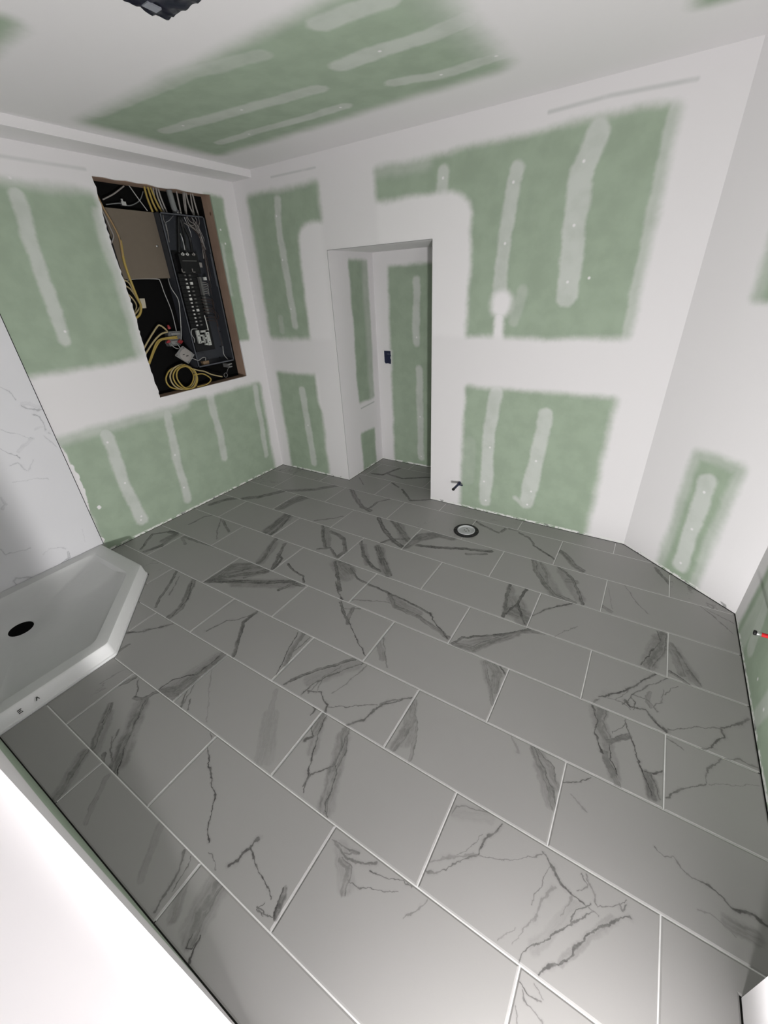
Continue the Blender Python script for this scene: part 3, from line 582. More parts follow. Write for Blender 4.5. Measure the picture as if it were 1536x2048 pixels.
for e_ in ext['geom']:
    if isinstance(e_, bmesh.types.BMVert): e_.co.z = ZC-0.0003
obj('plastic_wrap', bm, m_bag, fan, smooth=60)
for (a0, b0, r_) in ((-0.395, 0.965, 0.5),):
    bm = new(); box(bm, a0-.014, b0-.022, ZC-.0585, a0+.014, b0+.022, ZC-.054); obj('tape_strip', bm, m_tape, fan)

# ------------------------------------------------------------------ closet flange in the floor
m_abs = plain('black_abs', (0.012,0.012,0.013), 0.55, 0.3, var=0.4)
m_cap = plain('white_test_cap', (0.55,0.56,0.57), 0.5, 0.3, var=0.12, scale=70)
m_rust = plain('dark_bolt', (0.07,0.06,0.055), 0.5, 0.4, 0.6)
fx, fy = 0.165, 2.268
fl = thing('toilet_flange', (fx, fy, 0), 'round black toilet flange with white test cap set in the tiles', 'flange')
bm = new(); lathe(bm, [(0.064,0.0),(0.089,0.0),(0.091,0.003),(0.088,0.006),(0.070,0.0075),(0.064,0.006),(0.0635,0.0)], (fx,fy,0.0003), n=40)
obj('flange_ring', bm, m_abs, fl, smooth=40)
bm = new(); lathe(bm, [(0.0635,0.0),(0.0635,0.011),(0.060,0.0125),(0.0565,0.0115),(0.054,0.0045),(0.034,0.0045),(0.030,0.0065),(0.012,0.0065),(0.0,0.0065)], (fx,fy,0.0003), n=40)
obj('test_cap', bm, m_cap, fl, smooth=40)
for dx, dy in ((0.010,0.010),(-0.012,-0.004),(0.004,-0.014),(0.022,-0.002),(-0.002,0.020)):
    bm = new(); lathe(bm, [(0.0045,0.0),(0.0045,0.0016),(0.0,0.0016)], (fx+dx,fy+dy,0.0064), n=10); obj('hole', bm, m_rust, fl)
for a in range(8):
    an = a*math.pi/4+0.2
    bm = new(); lathe(bm, [(0.006,0.0),(0.006,0.003),(0.0,0.003)], (fx+math.cos(an)*0.079,fy+math.sin(an)*0.079,0.0070), n=10); obj('bolt', bm, m_rust, fl)

# ------------------------------------------------------------------ pipe stubs
m_blue = plain('dark_blue_tape', (0.012,0.016,0.05), 0.4, 0.4, var=0.4)
sp = thing('water_supply_stub', (-0.033, YB, 0.208), 'short dark blue taped water supply stub low on the back wall beside the doorway', 'pipe')
bm = new(); tube(bm, [(-0.033,YB+.002,0.208),(-0.033,YB-.05,0.207),(-0.034,YB-.125,0.205)], 0.0095, 12); obj('pipe', bm, m_blue, sp, smooth=50)
bm = new(); lathe(bm, [(0.0125,0.0),(0.0128,0.010),(0.0110,0.022),(0.0098,0.024)], (-0.033,YB-.026,0.208), axis='y', n=14); obj('tape_wrap', bm, m_blue, sp, smooth=50)
bm = new(); prism(bm, [(-0.030,0.204),(-0.003,0.209),(0.004,0.203),(0.000,0.197),(-0.030,0.196)], lambda u,v,d: (u,d,v), YB-.030, YB-.027); obj('tape_tail', bm, m_blue, sp)
bm = new(); lathe(bm, [(0.0112,0.0),(0.0112,0.012),(0.0095,0.014)], (-0.034,YB-.132,0.205), axis='y', n=14); obj('pipe_cap', bm, m_abs, sp, smooth=50)

m_red = plain('red_plastic_pipe', (0.55,0.015,0.02), 0.35, 0.4)
m_chrome = plain('crimp_metal', (0.62,0.62,0.62), 0.3, 0.5, 0.9)
ry, rz, rx = 1.630, 0.305, 1.650
rp = thing('hot_water_stub', (XR, ry, rz), 'red plastic pipe stub with metal cap poking out of the right wall', 'pipe')
bm = new(); tube(bm, [(XR+.002,ry,rz),(rx+.014,ry,rz)], 0.0085, 14, 1); obj('pipe', bm, m_red, rp, smooth=50)
bm = new(); lathe(bm, [(0.0094,0.0),(0.0098,0.002),(0.0098,0.012),(0.0094,0.014)], (rx+.008,ry,rz), axis='x', n=16); obj('crimp_ring', bm, m_chrome, rp, smooth=50)
bm = new(); lathe(bm, [(0.0,0.0),(0.0098,0.0),(0.0102,0.002),(0.0102,0.007),(0.008,0.010)], (rx-.001,ry,rz), axis='x', n=16); obj('pipe_cap', bm, m_abs, rp, smooth=50)

# ------------------------------------------------------------------ electrical box in the closet
sb = thing('outlet_box', (-1.035, YR, 1.022), 'blue electrical outlet box covered with torn tape on the closet back wall', 'electrical box')
bm = new(); prism(bm, [(-1.067,1.080),(-1.001,1.079),(-1.001,1.045),(-0.996,1.037),(-1.003,1.030),(-1.004,1.012),(-0.999,1.004),(-1.001,0.966),(-1.028,0.971),(-1.056,0.968),(-1.066,0.982)], lambda u,v,d: (u,d,v), YR-.006, YR-.0005); obj('tape_cover', bm, m_blue, sb, bevel=0.001)
bm = new(); box(bm, -1.037,YR-.0075,1.052,-1.006,YR-.006,1.054); obj('tape_edge', bm, m_tape, sb)
m_white = plain('bright_compound', (0.82,0.82,0.81), 0.85, 0.1)
bm = new()
for a in ((-1.0725,0.962,-1.0675,1.085),(-1.0725,1.081,-0.999,1.086),(-1.06,0.9615,-0.997,0.9655)): box(bm, a[0],YR-.003,a[1],a[2],YR-.0003,a[3])
obj('plaster_edge', bm, m_white, sb)

# ------------------------------------------------------------------ electrical panel in the wall opening
m_encl = plain('grey_enamel_steel', (0.036,0.039,0.047), 0.45, 0.4)
m_edge = plain('worn_grey_steel', (0.085,0.09,0.105), 0.4, 0.4)
m_bk = plain('black_phenolic', (0.008,0.008,0.009), 0.45, 0.3, var=0.3)
m_bk2 = plain('black_wire_sheath', (0.012,0.012,0.013), 0.4, 0.4)
m_wh = plain('white_handle', (0.62,0.62,0.60), 0.5, 0.3)
m_gy = plain('dim_handle', (0.13,0.13,0.125), 0.5, 0.3)
m_alu = plain('tin_plated_bus', (0.52,0.53,0.50), 0.45, 0.4, 0.2)
m_al2 = plain('aluminium_wire', (0.55,0.55,0.56), 0.35, 0.5, 0.8)
m_bw = plain('brown_wire', (0.05,0.034,0.030), 0.5, 0.3)
m_tan = plain('tan_enamel', (0.155,0.128,0.098), 0.55, 0.3, var=0.05)
m_yel = plain('yellow_sheath', (0.36,0.265,0.07), 0.5, 0.3)
m_yel2 = plain('pale_yellow_sheath', (0.40,0.33,0.18), 0.5, 0.3)
m_org = plain('tan_sheath', (0.30,0.20,0.10), 0.5, 0.3)
m_wsh = plain('grey_white_sheath', (0.30,0.28,0.265), 0.5, 0.3)
m_thin = plain('white_wire', (0.40,0.40,0.39), 0.5, 0.3)
m_pvc = plain('grey_conduit', (0.19,0.20,0.20), 0.5, 0.3)
m_rednut = plain('red_wire_nut', (0.28,0.025,0.03), 0.4, 0.4)
m_clear = plain('smoky_plastic', (0.15,0.15,0.15), 0.25, 0.5, var=0.5, scale=90)
m_cov = plain('galvanised_cover', (0.26,0.26,0.255), 0.4, 0.4, 0.3, var=0.2, scale=60)
m_paper = plain('paper_tag', (0.50,0.46,0.36), 0.8, 0.1)
m_box = plain('small_tan_block', (0.18,0.125,0.075), 0.6, 0.2)
PX0, PX1, PY0, PY1, PZ0, PZ1 = XK+.002, -2.022, 1.915, 2.277, 1.097, 2.128
bp = thing('breaker_panel', (XK, 2.096, PZ0), 'open dark grey breaker panel full of breakers inside the wall opening', 'breaker panel')
t_ = 0.003
def part(name, boxes, mat, parent, bevel=0, label=None):
    bm = new()
    for a in boxes: box(bm, *a)
    return obj(name, bm, mat, parent, bevel=bevel, label=label)
encl = part('enclosure', [(PX0,PY0,PZ0,PX0+t_,PY1,PZ1),(PX0,PY0,PZ0,PX1,PY0+t_,PZ1),(PX0,PY1-t_,PZ0,PX1,PY1,PZ1),(PX0,PY0,PZ0,PX1,PY1,PZ0+t_),(PX0,PY0,PZ1-t_,PX1,PY1,PZ1)], m_encl, bp)
part('front_flange', [(PX1-t_,PY0,PZ0,PX1,PY0+.012,PZ1),(PX1-t_,PY1-.010,PZ0,PX1,PY1,PZ1),(PX1-t_,PY0,PZ0,PX1,PY1,PZ0+.012),(PX1-t_,PY0,PZ1-.010,PX1,PY1,PZ1)], m_edge, encl)
part('interior_base', [(PX0+t_,1.985,1.205,-2.095,2.165,1.90)], m_bk, bp, 0.002)
mb = part('main_breaker', [(-2.095,2.005,1.757,-2.052,2.165,1.885)], m_bk, bp, 0.004, 'large black main breaker above the breaker rows')
part('ridge', [(-2.053,2.025,1.838,-2.049,2.145,1.843)], m_gy, mb)
for y in (2.040, 2.079, 2.132): part('terminal', [(-2.053,y-.012,1.872,-2.047,y-.004,1.894),(-2.053,y+.004,1.872,-2.047,y+.012,1.894),(-2.053,y-.012,1.888,-2.047,y+.012,1.894),(-2.053,y-.012,1.872,-2.047,y+.012,1.877)], m_wh if y < 2.1 else m_wsh, mb)
for y in (2.012, 2.100): part('lug', [(-2.053,y-.012,1.765,-2.048,y-.007,1.790),(-2.053,y-.012,1.765,-2.048,y+.012,1.770)], m_wsh, mb)
bodyL = bodyR = None
for k in range(14):
    z = 1.746-k*0.0264
    for side in (0, 1):
        y0 = 1.968 if side == 0 else 2.0405
        br = part('breaker', [(-2.095,y0,z-.0122,-2.062,y0+.0715,z+.0122)], m_bk, bp, 0.002)
        hy = 2.021 if side == 0 else 2.060
        big = (side == 0 and k in (3, 6)) or (side == 1 and k in (2, 9))
        s = 0.0095 if big else (0.0055 if side == 0 else 0.0075)
        part('handle', [(-2.064,hy-s,z-(0.009 if big else 0.0048),-2.052,hy+s,z+(0.009 if big else 0.0048))], m_wh if (side == 0 and k != 0 or big) else m_gy, br, 0.001)
plate = part('bus_plate', [(-2.085,2.008,1.268,-2.068,2.034,1.366),(-2.085,2.092,1.244,-2.068,2.122,1.358),(-2.085,2.052,1.345,-2.068,2.122,1.361)]
     +[(-2.085,2.030,zz,-2.068,2.066,zz+.012) for zz in (1.318,1.272)]+[(-2.085,2.066,zz,-2.068,2.096,zz+.012) for zz in (1.296,1.250)]+[(-2.085,2.060,1.268,-2.068,2.072,1.330)], m_alu, bp, 0.001, 'pale bare bus plate below the breakers')
for y, z in ((2.021,1.325),(2.021,1.278),(2.106,1.330),(2.108,1.272)):
    bm = new(); lathe(bm, [(0.0045,0.0),(0.0045,0.001),(0.0,0.001)], (-2.0682,y,z), axis='x', n=10); obj('hole', bm, m_bk, plate)
part('neutral_bar', [(-2.095,2.150,1.470,-2.070,2.168,1.735)], m_gy, bp, 0.001)
part('neutral_block', [(-2.075,2.186,1.712,-2.058,2.206,1.734)], m_wh, bp, 0.001)
part('label_patch', [(-2.085,2.180,1.800,-2.075,2.205,1.832)], m_wsh, bp)
part('door_strip', [(-2.030,2.262,1.665,-2.026,2.272,1.887)], m_edge, bp)
cl = part('wood_block', [(-2.075,1.985,1.101,-2.045,2.040,1.135)], m_box, bp, 0.002)
for y, z in ((2.24,1.215),(2.27,1.33),(2.21,1.13)):
    bm = new(); lathe(bm, [(0.006,0.0),(0.006,0.001),(0.0,0.001)], (PX0+t_,y,z), axis='x', n=10); obj('knockout', bm, m_bk, bp)
def wire(name, pts, r, mat, parent, label=None):
    bm = new(); tube(bm, pts, r, 6, 4); return obj(name, bm, mat, parent, smooth=60, label=label)
top_y1=[(-2.075,1.891,2.244),(-2.075,1.892,2.205),(-2.075,1.905,2.14)]
top_y2=[(-2.07,1.912,2.241),(-2.07,1.92,2.187),(-2.07,1.939,2.141)]
top_y3=[(-2.075,1.935,2.249),(-2.075,1.95,2.199),(-2.075,1.975,2.147)]
top_w1=[(-2.08,1.957,2.258),(-2.08,1.952,2.209),(-2.08,1.983,2.144)]
top_w2=[(-2.068,1.971,2.258),(-2.068,1.968,2.215),(-2.068,1.989,2.143)]
top_w3=[(-2.075,1.991,2.261),(-2.075,1.994,2.218),(-2.075,2.014,2.142)]
conduit=[(-2.07,2.067,2.264),(-2.07,2.073,2.178),(-2.07,2.083,2.146)]
top_w4=[(-2.075,2.129,2.259),(-2.075,2.126,2.177),(-2.075,2.125,2.143)]
top_w5=[(-2.08,2.185,2.26),(-2.08,2.176,2.219),(-2.08,2.166,2.147)]
top_w6=[(-2.068,2.188,2.259),(-2.068,2.176,2.206),(-2.068,2.164,2.146)]
top_w7=[(-2.075,2.206,2.259),(-2.075,2.207,2.206),(-2.075,2.231,2.144)]
top_w8=[(-2.082,2.247,2.264),(-2.082,2.241,2.201),(-2.082,2.24,2.147)]
top_w9=[(-2.07,2.256,2.263),(-2.07,2.259,2.201),(-2.07,2.268,2.143)]
wh_a=[(-2.09,1.795,2.264),(-2.09,1.835,2.199),(-2.09,1.878,2.135)]
wh_b=[(-2.09,1.76,2.256),(-2.09,1.675,2.205),(-2.09,1.597,2.169)]
gr_c=[(-2.1,1.613,2.146),(-2.1,1.712,2.162),(-2.1,1.766,2.154),(-2.1,1.845,2.188),(-2.1,1.89,2.243)]
tan_d=[(-2.04,1.536,2.202),(-2.04,1.557,2.115),(-2.04,1.586,2.028),(-2.04,1.599,1.955),(-2.04,1.585,1.859)]
yel_e=[(-2.045,1.604,1.949),(-2.045,1.587,1.846),(-2.045,1.588,1.753),(-2.045,1.593,1.695),(-2.045,1.601,1.619),(-2.045,1.609,1.565),(-2.045,1.582,1.513),(-2.045,1.529,1.486)]
wh_f=[(-2.05,1.532,2.157),(-2.05,1.553,2.091),(-2.05,1.568,2.008),(-2.05,1.57,1.968),(-2.05,1.539,1.927)]
wh_g=[(-2.05,1.538,1.732),(-2.05,1.585,1.713),(-2.05,1.602,1.665),(-2.05,1.62,1.588),(-2.05,1.607,1.55),(-2.05,1.536,1.497)]
wh_h=[(-2.06,1.546,1.704),(-2.06,1.594,1.673),(-2.06,1.622,1.604),(-2.06,1.623,1.541),(-2.06,1.535,1.454)]
wh_i=[(-2.065,1.551,1.663),(-2.065,1.595,1.62),(-2.065,1.609,1.558),(-2.065,1.536,1.485)]
wt_j=[(-2.09,1.576,1.72),(-2.09,1.656,1.731),(-2.09,1.81,1.728),(-2.09,1.832,1.71),(-2.09,1.839,1.642),(-2.09,1.858,1.517),(-2.09,1.854,1.376)]
wt_k=[(-2.0,1.835,1.729),(-2.0,1.847,1.663),(-2.0,1.875,1.597),(-2.0,1.87,1.532),(-2.0,1.821,1.324)]
jc1=[(-2.075,1.553,1.289),(-2.075,1.64,1.371),(-2.075,1.709,1.428),(-2.075,1.73,1.428),(-2.075,1.75,1.413),(-2.075,1.771,1.386)]
jc2=[(-2.065,1.547,1.253),(-2.065,1.641,1.332),(-2.065,1.71,1.372),(-2.065,1.766,1.382)]
jc3=[(-2.06,1.541,1.179),(-2.06,1.613,1.273),(-2.06,1.661,1.325),(-2.06,1.712,1.341),(-2.06,1.825,1.342)]
jc4=[(-2.07,1.559,1.185),(-2.07,1.628,1.27),(-2.07,1.688,1.326),(-2.07,1.738,1.335),(-2.07,1.833,1.33)]
jw1=[(-2.05,1.759,1.292),(-2.05,1.783,1.266),(-2.05,1.828,1.252)]
jw2=[(-2.02,1.886,1.175),(-2.02,1.93,1.153),(-2.02,1.968,1.167),(-2.02,2.009,1.161)]
tail1=[(-2.04,1.874,1.109),(-2.04,1.972,1.072),(-2.04,2.034,1.024),(-2.04,2.129,0.988)]
tail2=[(-2.035,1.865,1.051),(-2.035,1.948,1.046),(-2.035,2.005,1.004),(-2.035,2.004,0.978),(-2.035,1.952,0.958),(-2.035,1.871,0.958)]
cl1=[(-2.035,1.824,1.128),(-2.035,1.885,1.078),(-2.035,1.878,1.008),(-2.035,1.829,0.958),(-2.035,1.759,0.976),(-2.035,1.722,1.039),(-2.035,1.728,1.091),(-2.035,1.766,1.123),(-2.035,1.824,1.128)]
cl2=[(-2.045,1.817,1.139),(-2.045,1.882,1.083),(-2.045,1.897,1.014),(-2.045,1.849,0.958),(-2.045,1.775,0.958),(-2.045,1.712,1.005),(-2.045,1.698,1.072),(-2.045,1.744,1.122),(-2.045,1.817,1.139)]
cl3=[(-2.06,1.806,1.142),(-2.06,1.871,1.109),(-2.06,1.895,1.034),(-2.06,1.844,0.966),(-2.06,1.758,0.958),(-2.06,1.694,1.003),(-2.06,1.683,1.074),(-2.06,1.734,1.128),(-2.06,1.806,1.142)]
cl4=[(-2.07,1.799,1.135),(-2.07,1.864,1.105),(-2.07,1.885,1.035),(-2.07,1.835,0.973),(-2.07,1.744,0.964),(-2.07,1.665,0.998),(-2.07,1.65,1.06),(-2.07,1.704,1.118),(-2.07,1.799,1.135)]
bkA=[(-2.06,2.086,2.111),(-2.06,2.058,2.022),(-2.06,2.02,1.892)]
bkB=[(-2.06,2.105,2.106),(-2.06,2.116,2.044),(-2.06,2.138,1.978),(-2.06,2.13,1.895)]
bkC=[(-2.055,2.089,2.104),(-2.055,2.094,2.067),(-2.055,2.091,1.991),(-2.055,2.073,1.893)]
svA=[(-2.045,2.057,2.011),(-2.045,2.065,1.97),(-2.045,2.063,1.908)]
w1=[(-2.07,2.165,2.124),(-2.07,2.181,2.094),(-2.07,2.221,2.077),(-2.07,2.243,2.033),(-2.07,2.256,1.983),(-2.07,2.265,1.918)]
w2=[(-2.075,2.207,2.122),(-2.075,2.236,2.085),(-2.075,2.249,2.057),(-2.075,2.272,1.995),(-2.075,2.282,1.918)]
w3=[(-2.08,2.148,2.118),(-2.08,2.17,2.036),(-2.08,2.172,1.997)]
w4=[(-2.08,2.272,2.134),(-2.08,2.269,2.094),(-2.08,2.254,2.061),(-2.08,2.259,2.001),(-2.08,2.262,1.918)]
w5=[(-2.075,1.977,2.119),(-2.075,1.974,2.086),(-2.075,1.982,2.062),(-2.075,1.98,2.019),(-2.075,1.972,1.956)]
w6=[(-2.07,2.054,2.119),(-2.07,2.012,2.088),(-2.07,1.978,2.07),(-2.07,1.975,2.024)]
w7=[(-2.08,2.242,2.125),(-2.08,2.248,2.099),(-2.08,2.203,2.071),(-2.08,2.171,2.081)]
r1=[(-2.07,2.24,1.962),(-2.07,2.256,1.905),(-2.07,2.257,1.817),(-2.07,2.257,1.726)]
r2=[(-2.075,2.261,1.953),(-2.075,2.281,1.886),(-2.075,2.282,1.797),(-2.075,2.296,1.726)]
r3=[(-2.07,2.214,1.582),(-2.07,2.233,1.549),(-2.07,2.196,1.498),(-2.07,2.145,1.491)]
r4=[(-2.075,2.214,1.497),(-2.075,2.249,1.467),(-2.075,2.245,1.429),(-2.075,2.209,1.454)]
r5=[(-2.07,2.213,1.459),(-2.07,2.219,1.403),(-2.07,2.215,1.364),(-2.07,2.22,1.279),(-2.07,2.225,1.22)]
r6=[(-2.06,2.218,1.221),(-2.06,2.211,1.157),(-2.06,2.24,1.111)]
r7=[(-2.05,2.008,1.377),(-2.05,1.962,1.379),(-2.05,1.948,1.343),(-2.05,1.961,1.31),(-2.05,1.953,1.284)]
bar=[(-2.05,2.103,1.467),(-2.05,2.106,1.408),(-2.05,2.107,1.356)]
for pts, r in ((bkA,0.011),(bkB,0.010),(bkC,0.010)): wire('service_cable', pts, r, m_bk2, bp)
wire('bare_wire', svA, 0.004, m_al2, bp)
for pts in (w1,w2,w4,w5,w7): wire('branch_wire', pts, 0.0024, m_wsh, bp)
for pts in (w3,w6): wire('branch_wire', pts, 0.0022, m_al2, bp)
for pts in (r1,r2,r3,r4,r5): wire('branch_wire', pts, 0.0026, m_bw, bp)
wire('branch_wire', r6, 0.003, m_thin, bp); wire('branch_wire', r7, 0.003, m_thin, bp); wire('bus_strap', bar, 0.004, m_alu, bp)
for k in range(7):
    z = 1.69-k*0.013; wire('branch_wire', [(-2.072,2.165,z+.01),(-2.062,2.195,z+.004),(-2.064,2.212-.002*k,z-.008)], 0.0018, m_thin if k % 2 else m_wsh, bp)
for k in range(9):
    z = 1.60-k*0.022; wire('branch_wire', [(-2.078,2.11,z),(-2.066,2.165,z+.003),(-2.07,2.215,z-.012),(-2.08,2.232,z-.05)], 0.003, m_bw if k % 3 else m_bk2, bp)
for k in range(9):
    y0 = 2.12+0.016*k; y1 = 2.235+0.0035*(k % 5); z1 = 1.86-0.05*(k % 6)
    wire('branch_wire', [(-2.085,y0,PZ1-.006),(-2.08,y0+.012,2.085-.004*k),(-2.078,y1,2.03-.012*(k % 3)),(-2.082,y1+.012,1.94),(-2.085,y1+.004,z1)], 0.0024, (m_wsh, m_bk2, m_bw)[k % 3], bp)
for k in range(10):
    z = 1.735-k*0.034; wire('branch_wire', [(-2.08,1.975,z),(-2.07,1.945,z-.004),(-2.08,1.932,z+.05),(-2.085,1.930,z+.12)], 0.0028, m_bk2, bp)

def cable(name, pts, r, mat, label, cat='cable', group=None):
    bm = new(); tube(bm, pts, r, 8, 5); lo = min(pts, key=lambda p: p[2])
    return obj(name, bm, mat, origin=lo, smooth=60, label=label, cat=cat, group=group)
GT = 'cables entering the top of the breaker panel'
def entering(p):   # run each cable from the top plate into the top of the enclosure
    return [(p[0][0], p[0][1], OZ1-.001)]+list(p[1:-1])+[(p[-1][0], p[-1][1], PZ1+.001)]
for pts, lab in ((top_y1,'leftmost yellow cable dropping into the breaker panel top'), (top_y2,'middle yellow cable of three dropping into the breaker panel top'), (top_y3,'rightmost yellow cable of three dropping into the breaker panel top')):
    cable('yellow_cable', entering(pts), 0.0068, m_yel, lab, group=GT)
for i, pts in enumerate((top_w1, top_w2, top_w3)):
    cable('grey_cable', entering(pts), 0.0058, m_wsh, ('leftmost','middle','rightmost')[i]+' grey cable between the yellow cables and the thick conduit', group=GT)
for i, pts in enumerate((top_w4, top_w5, top_w6, top_w7, top_w8, top_w9)):
    cable('grey_cable', entering(pts), 0.0055, m_wsh, ('first','second','third','fourth','fifth','sixth')[i]+' grey cable to the right of the thick conduit above the breaker panel', group=GT)
cd_ = thing('conduit', (-2.07, 2.083, PZ1), 'thick grey conduit with a clamp entering the breaker panel top', 'conduit')
bm = new(); tube(bm, entering(conduit), 0.0195, 14, 5); obj('pipe', bm, m_pvc, cd_, smooth=60)
bm = new(); lathe(bm, [(0.026,0.0),(0.026,0.012),(0.021,0.016),(0.021,0.024)], (-2.07,2.083,PZ1+.0005), n=18); obj('clamp', bm, m_edge, cd_, smooth=40)
for y in (2.072, 2.096):
    bm = new(); lathe(bm, [(0.0045,0.0),(0.0045,0.008),(0.0,0.009)], (-2.043,y,PZ1+.006), axis='x', n=10); obj('clamp_screw', bm, m_chrome, cd_)

tp = thing('old_panel_cover', (XK, 1.745, 1.731), 'flat tan metal panel cover with a small lock left of the breaker panel', 'panel')
bm = new(); box(bm, XK+.001, 1.575, 1.735, -2.087, 1.910, 2.124); obj('housing', bm, m_encl, tp)
bm = new(); box(bm, -2.087, 1.572, 1.731, -2.083, 1.913, 2.128); obj('cover', bm, m_tan, tp, bevel=0.001)
bm = new(); lathe(bm, [(0.007,0.0),(0.007,0.005),(0.004,0.007),(0.0,0.007)], (-2.083,1.874,1.930), axis='x', n=12); obj('lock', bm, m_chrome, tp, smooth=40)

cable('white_wire', wh_a, 0.003, m_thin, 'thin white wire slanting down right behind the tan cover', 'wire')
cable('white_wire', wh_b, 0.004, m_wsh, 'pale wire slanting down left above the tan cover', 'wire')
cw = thing('grounding_wire', (-2.10, 1.726, 2.15), 'grey wire with a metal connector just above the tan cover', 'wire')
bm = new(); tube(bm, gr_c, 0.0032, 6, 5); obj('wire', bm, m_pvc, cw, smooth=60)
bm = new(); box(bm, -2.108,1.712,2.150,-2.090,1.742,2.172); box(bm, -2.104,1.718,2.172,-2.094,1.728,2.186); obj('connector', bm, m_chrome, cw, bevel=0.003)
cable('tan_cable', tan_d, 0.0055, m_org, 'tan cable running down the broken left edge of the opening')
def pushed(p, x): return [(x, q[1], q[2]) for q in p]
wh_g = pushed(wh_g, -2.068); wh_h = pushed(wh_h, -2.085); wh_i = pushed(wh_i, -2.100); yel_e = pushed(yel_e, -2.042)
cable('yellow_cable', yel_e, 0.0082, m_yel, 'thick yellow cable bundle bending past the tan cover to the left edge')
cable('white_wire', wh_f, 0.0042, m_wsh, 'short pale wire beside the tan cable at the left edge', 'wire')
for pts, lab in ((wh_g,'topmost pale yellow loop crossing below the tan cover'), (wh_h,'lowest pale yellow loop reaching furthest right below the tan cover'), (wh_i,'short pale yellow loop behind the thick yellow bundle')):
    cable('yellow_cable', pts, 0.0050, m_yel2, lab)
cable('white_wire', wt_j, 0.0030, m_thin, 'thin white wire running below the tan cover to the clear device box', 'wire')
cable('white_wire', [(-2.084,1.898,1.728),(-2.05,1.873,1.712),(-2.010,1.853,1.663),(-2.008,1.881,1.597),(-2.008,1.875,1.532),(-2.03,1.855,1.381),(-2.062,1.857,1.319)], 0.0030, m_thin, 'thin white wire hanging in front of the breaker panel left side', 'wire')
for pts, m_, lab in ((jc1,m_yel2,'upper arched pale yellow cable entering the clear device box'), (jc2,m_yel2,'second pale yellow cable below the arched one'), (jc3,m_yel,'bright yellow cable ending on top of the clear device box'), (jc4,m_yel,'lowest bright yellow cable beside its twin at the device box')):
    cable('yellow_cable', pts, 0.0060, m_, lab)

db = thing('device_box', (-2.09, 1.82, 1.278), 'smoky clear device box with red wire nuts above the coiled cable', 'electrical box')
bm = new(); prism(bm, [(1.784,1.382),(1.879,1.376),(1.884,1.345),(1.868,1.328),(1.870,1.300),(1.852,1.276),(1.765,1.279),(1.758,1.305),(1.772,1.330),(1.770,1.352)], lambda u,v,d: (d,u,v), XK+.003, -2.080); obj('housing', bm, m_clear, db, bevel=0.004)
bm = new(); box(bm, -2.080,1.775,1.290,-2.070,1.850,1.315); box(bm, -2.080,1.795,1.352,-2.072,1.868,1.368); obj('cover_plate', bm, m_cov, db, bevel=0.003)
for y, z, a in ((1.785,1.412,0.2), (1.748,1.315,1.9), (1.852,1.300,-1.2), (1.838,1.306,-0.8)):
    bm = new(); lathe(bm, [(0.011,0.0),(0.0115,0.006),(0.008,0.020),(0.0055,0.027),(0.0,0.028)], (0,0,-0.012), n=12)
    bmesh.ops.rotate(bm, verts=bm.verts, cent=(0,0,0), matrix=Matrix.Rotation(a,3,'X')); bmesh.ops.translate(bm, verts=bm.verts, vec=(-2.064,y,z)); obj('wire_nut', bm, m_rednut, db, smooth=40, label='red wire nut')
wire('lead_wire', jw1, 0.0028, m_thin, db)
cv = thing('round_cover', (-2.015, 1.826, 1.146), 'tilted square grey metal cover with a round centre hanging below the device box', 'cover plate')
c0 = (1.826, 1.208)
bm = new(); prism(bm, [(1.826,1.275),(1.903,1.205),(1.900,1.198),(1.837,1.146),(1.829,1.147),(1.743,1.216),(1.745,1.223),(1.815,1.274)], lambda u,v,d: (d,u,v), -2.018, -2.012); obj('plate', bm, m_cov, cv, bevel=0.0015)
bm = new(); lathe(bm, [(0.046,0.0),(0.046,0.004),(0.042,0.006),(0.0,0.006)], (-2.012,c0[0],c0[1]+.003), axis='x', n=28); obj('round_centre', bm, m_paper if False else m_wsh, cv, smooth=40)
for y, z in ((1.823,1.264),(1.893,1.209),(1.835,1.156),(1.756,1.219)):
    bm = new(); lathe(bm, [(0.0035,0.0),(0.0035,0.001),(0.0,0.001)], (-2.012,y,z), axis='x', n=8); obj('screw_hole', bm, m_bk, cv)
for (y, z, dy, dz) in ((1.809,1.217,0.016,-0.007),(1.835,1.203,0.020,0.004)):
    bm = new(); box(bm, -2.0065,y-dy/2,z-.003,-2.0055,y+dy/2,z+.003); obj('slot', bm, m_bk, cv)
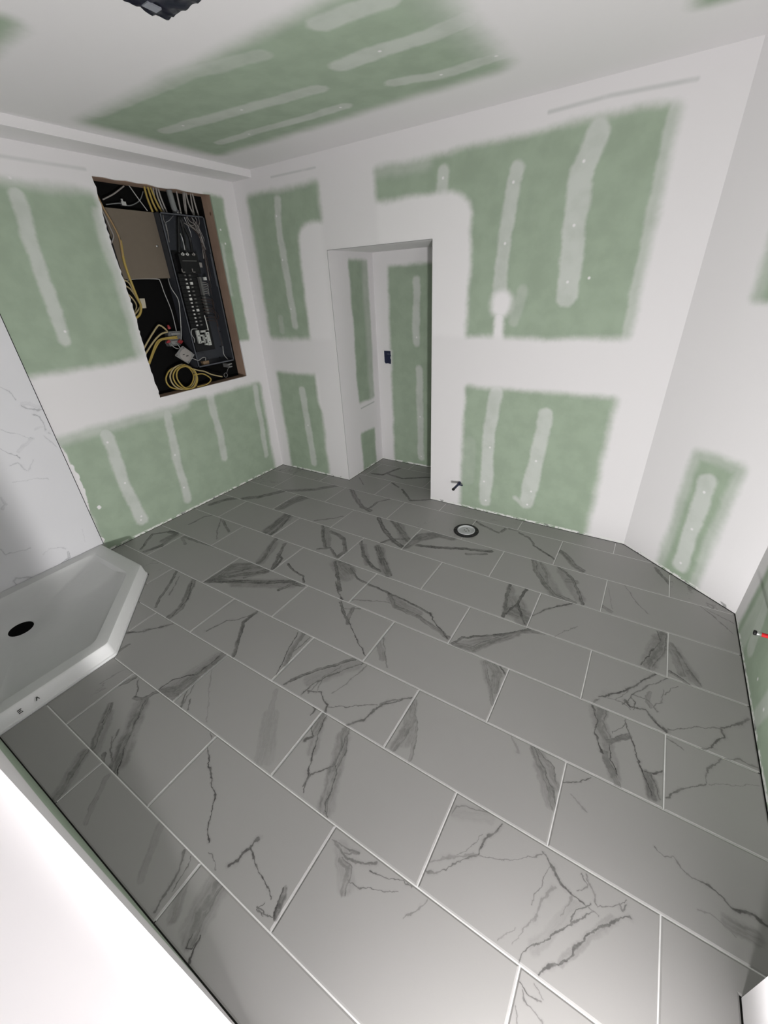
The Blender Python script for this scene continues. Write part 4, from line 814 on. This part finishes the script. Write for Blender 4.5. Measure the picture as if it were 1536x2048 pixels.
wire('lead_wire', [(-2.013,1.87,1.18),(-2.012,1.881,1.176),(-2.012,1.925,1.155),(-2.016,1.966,1.168),(-2.04,2.012,1.162),(-2.05,2.015,1.138)], 0.0026, m_thin, cv)
wire('lead_wire', [(-2.016,1.80,1.262),(-2.03,1.80,1.285),(-2.068,1.81,1.30)], 0.0028, m_thin, cv)
bm = new(); prism(bm, [(1.656,1.611),(1.699,1.610),(1.692,1.548),(1.650,1.548)], lambda u,v,d: (d,u,v), XK, XK+.004)
obj('paper_tag', bm, m_paper, origin=(XK,1.67,1.548), label='small cream paper tag stuck on the black backing board', cat='tag')
coil = thing('coiled_cable', (-2.05, 1.80, OZ0), 'coil of yellow cable resting on the bottom of the wall opening', 'cable')
def raised(p): return [(x, y, max(z, OZ0+.0065)) for x, y, z in p]
for pts, m_ in ((cl1,m_yel),(cl2,m_yel),(cl3,m_yel2),(cl4,m_yel)):
    bm = new(); tube(bm, raised(pts), 0.0058, 8, 5); obj('loop', bm, m_, coil, smooth=60)
tail1 = [(-2.04,1.874,1.098),(-2.038,1.925,1.076),(-2.036,1.972,1.060)]+list(tail1[2:])
for pts, m_ in ((tail1,m_yel2),(tail2,m_yel)):
    bm = new(); tube(bm, raised(pts), 0.0052, 8, 5); obj('tail', bm, m_, coil, smooth=60)
cm = thing('cable_clamp', (-2.05, 2.243, 1.02), 'small metal cable clamp under the breaker panel lower right corner', 'clamp')
bm = new(); box(bm, -2.075,2.228,1.068,-2.045,2.260,1.078); box(bm, -2.075,2.226,1.046,-2.045,2.258,1.056); box(bm, XK,2.230,1.046,-2.070,2.256,1.078); obj('bracket', bm, m_cov, cm, bevel=0.001)
bm = new(); tube(bm, [(-2.06,2.232,1.046),(-2.06,2.215,1.03),(-2.06,2.197,1.004)], 0.002, 6, 3)
tube(bm, [(-2.06,2.183+.018*math.cos(a*math.pi/6),0.990+.018*math.sin(a*math.pi/6)) for a in range(13)], 0.0022, 6, 1); obj('ring', bm, m_cov, cm, smooth=60)
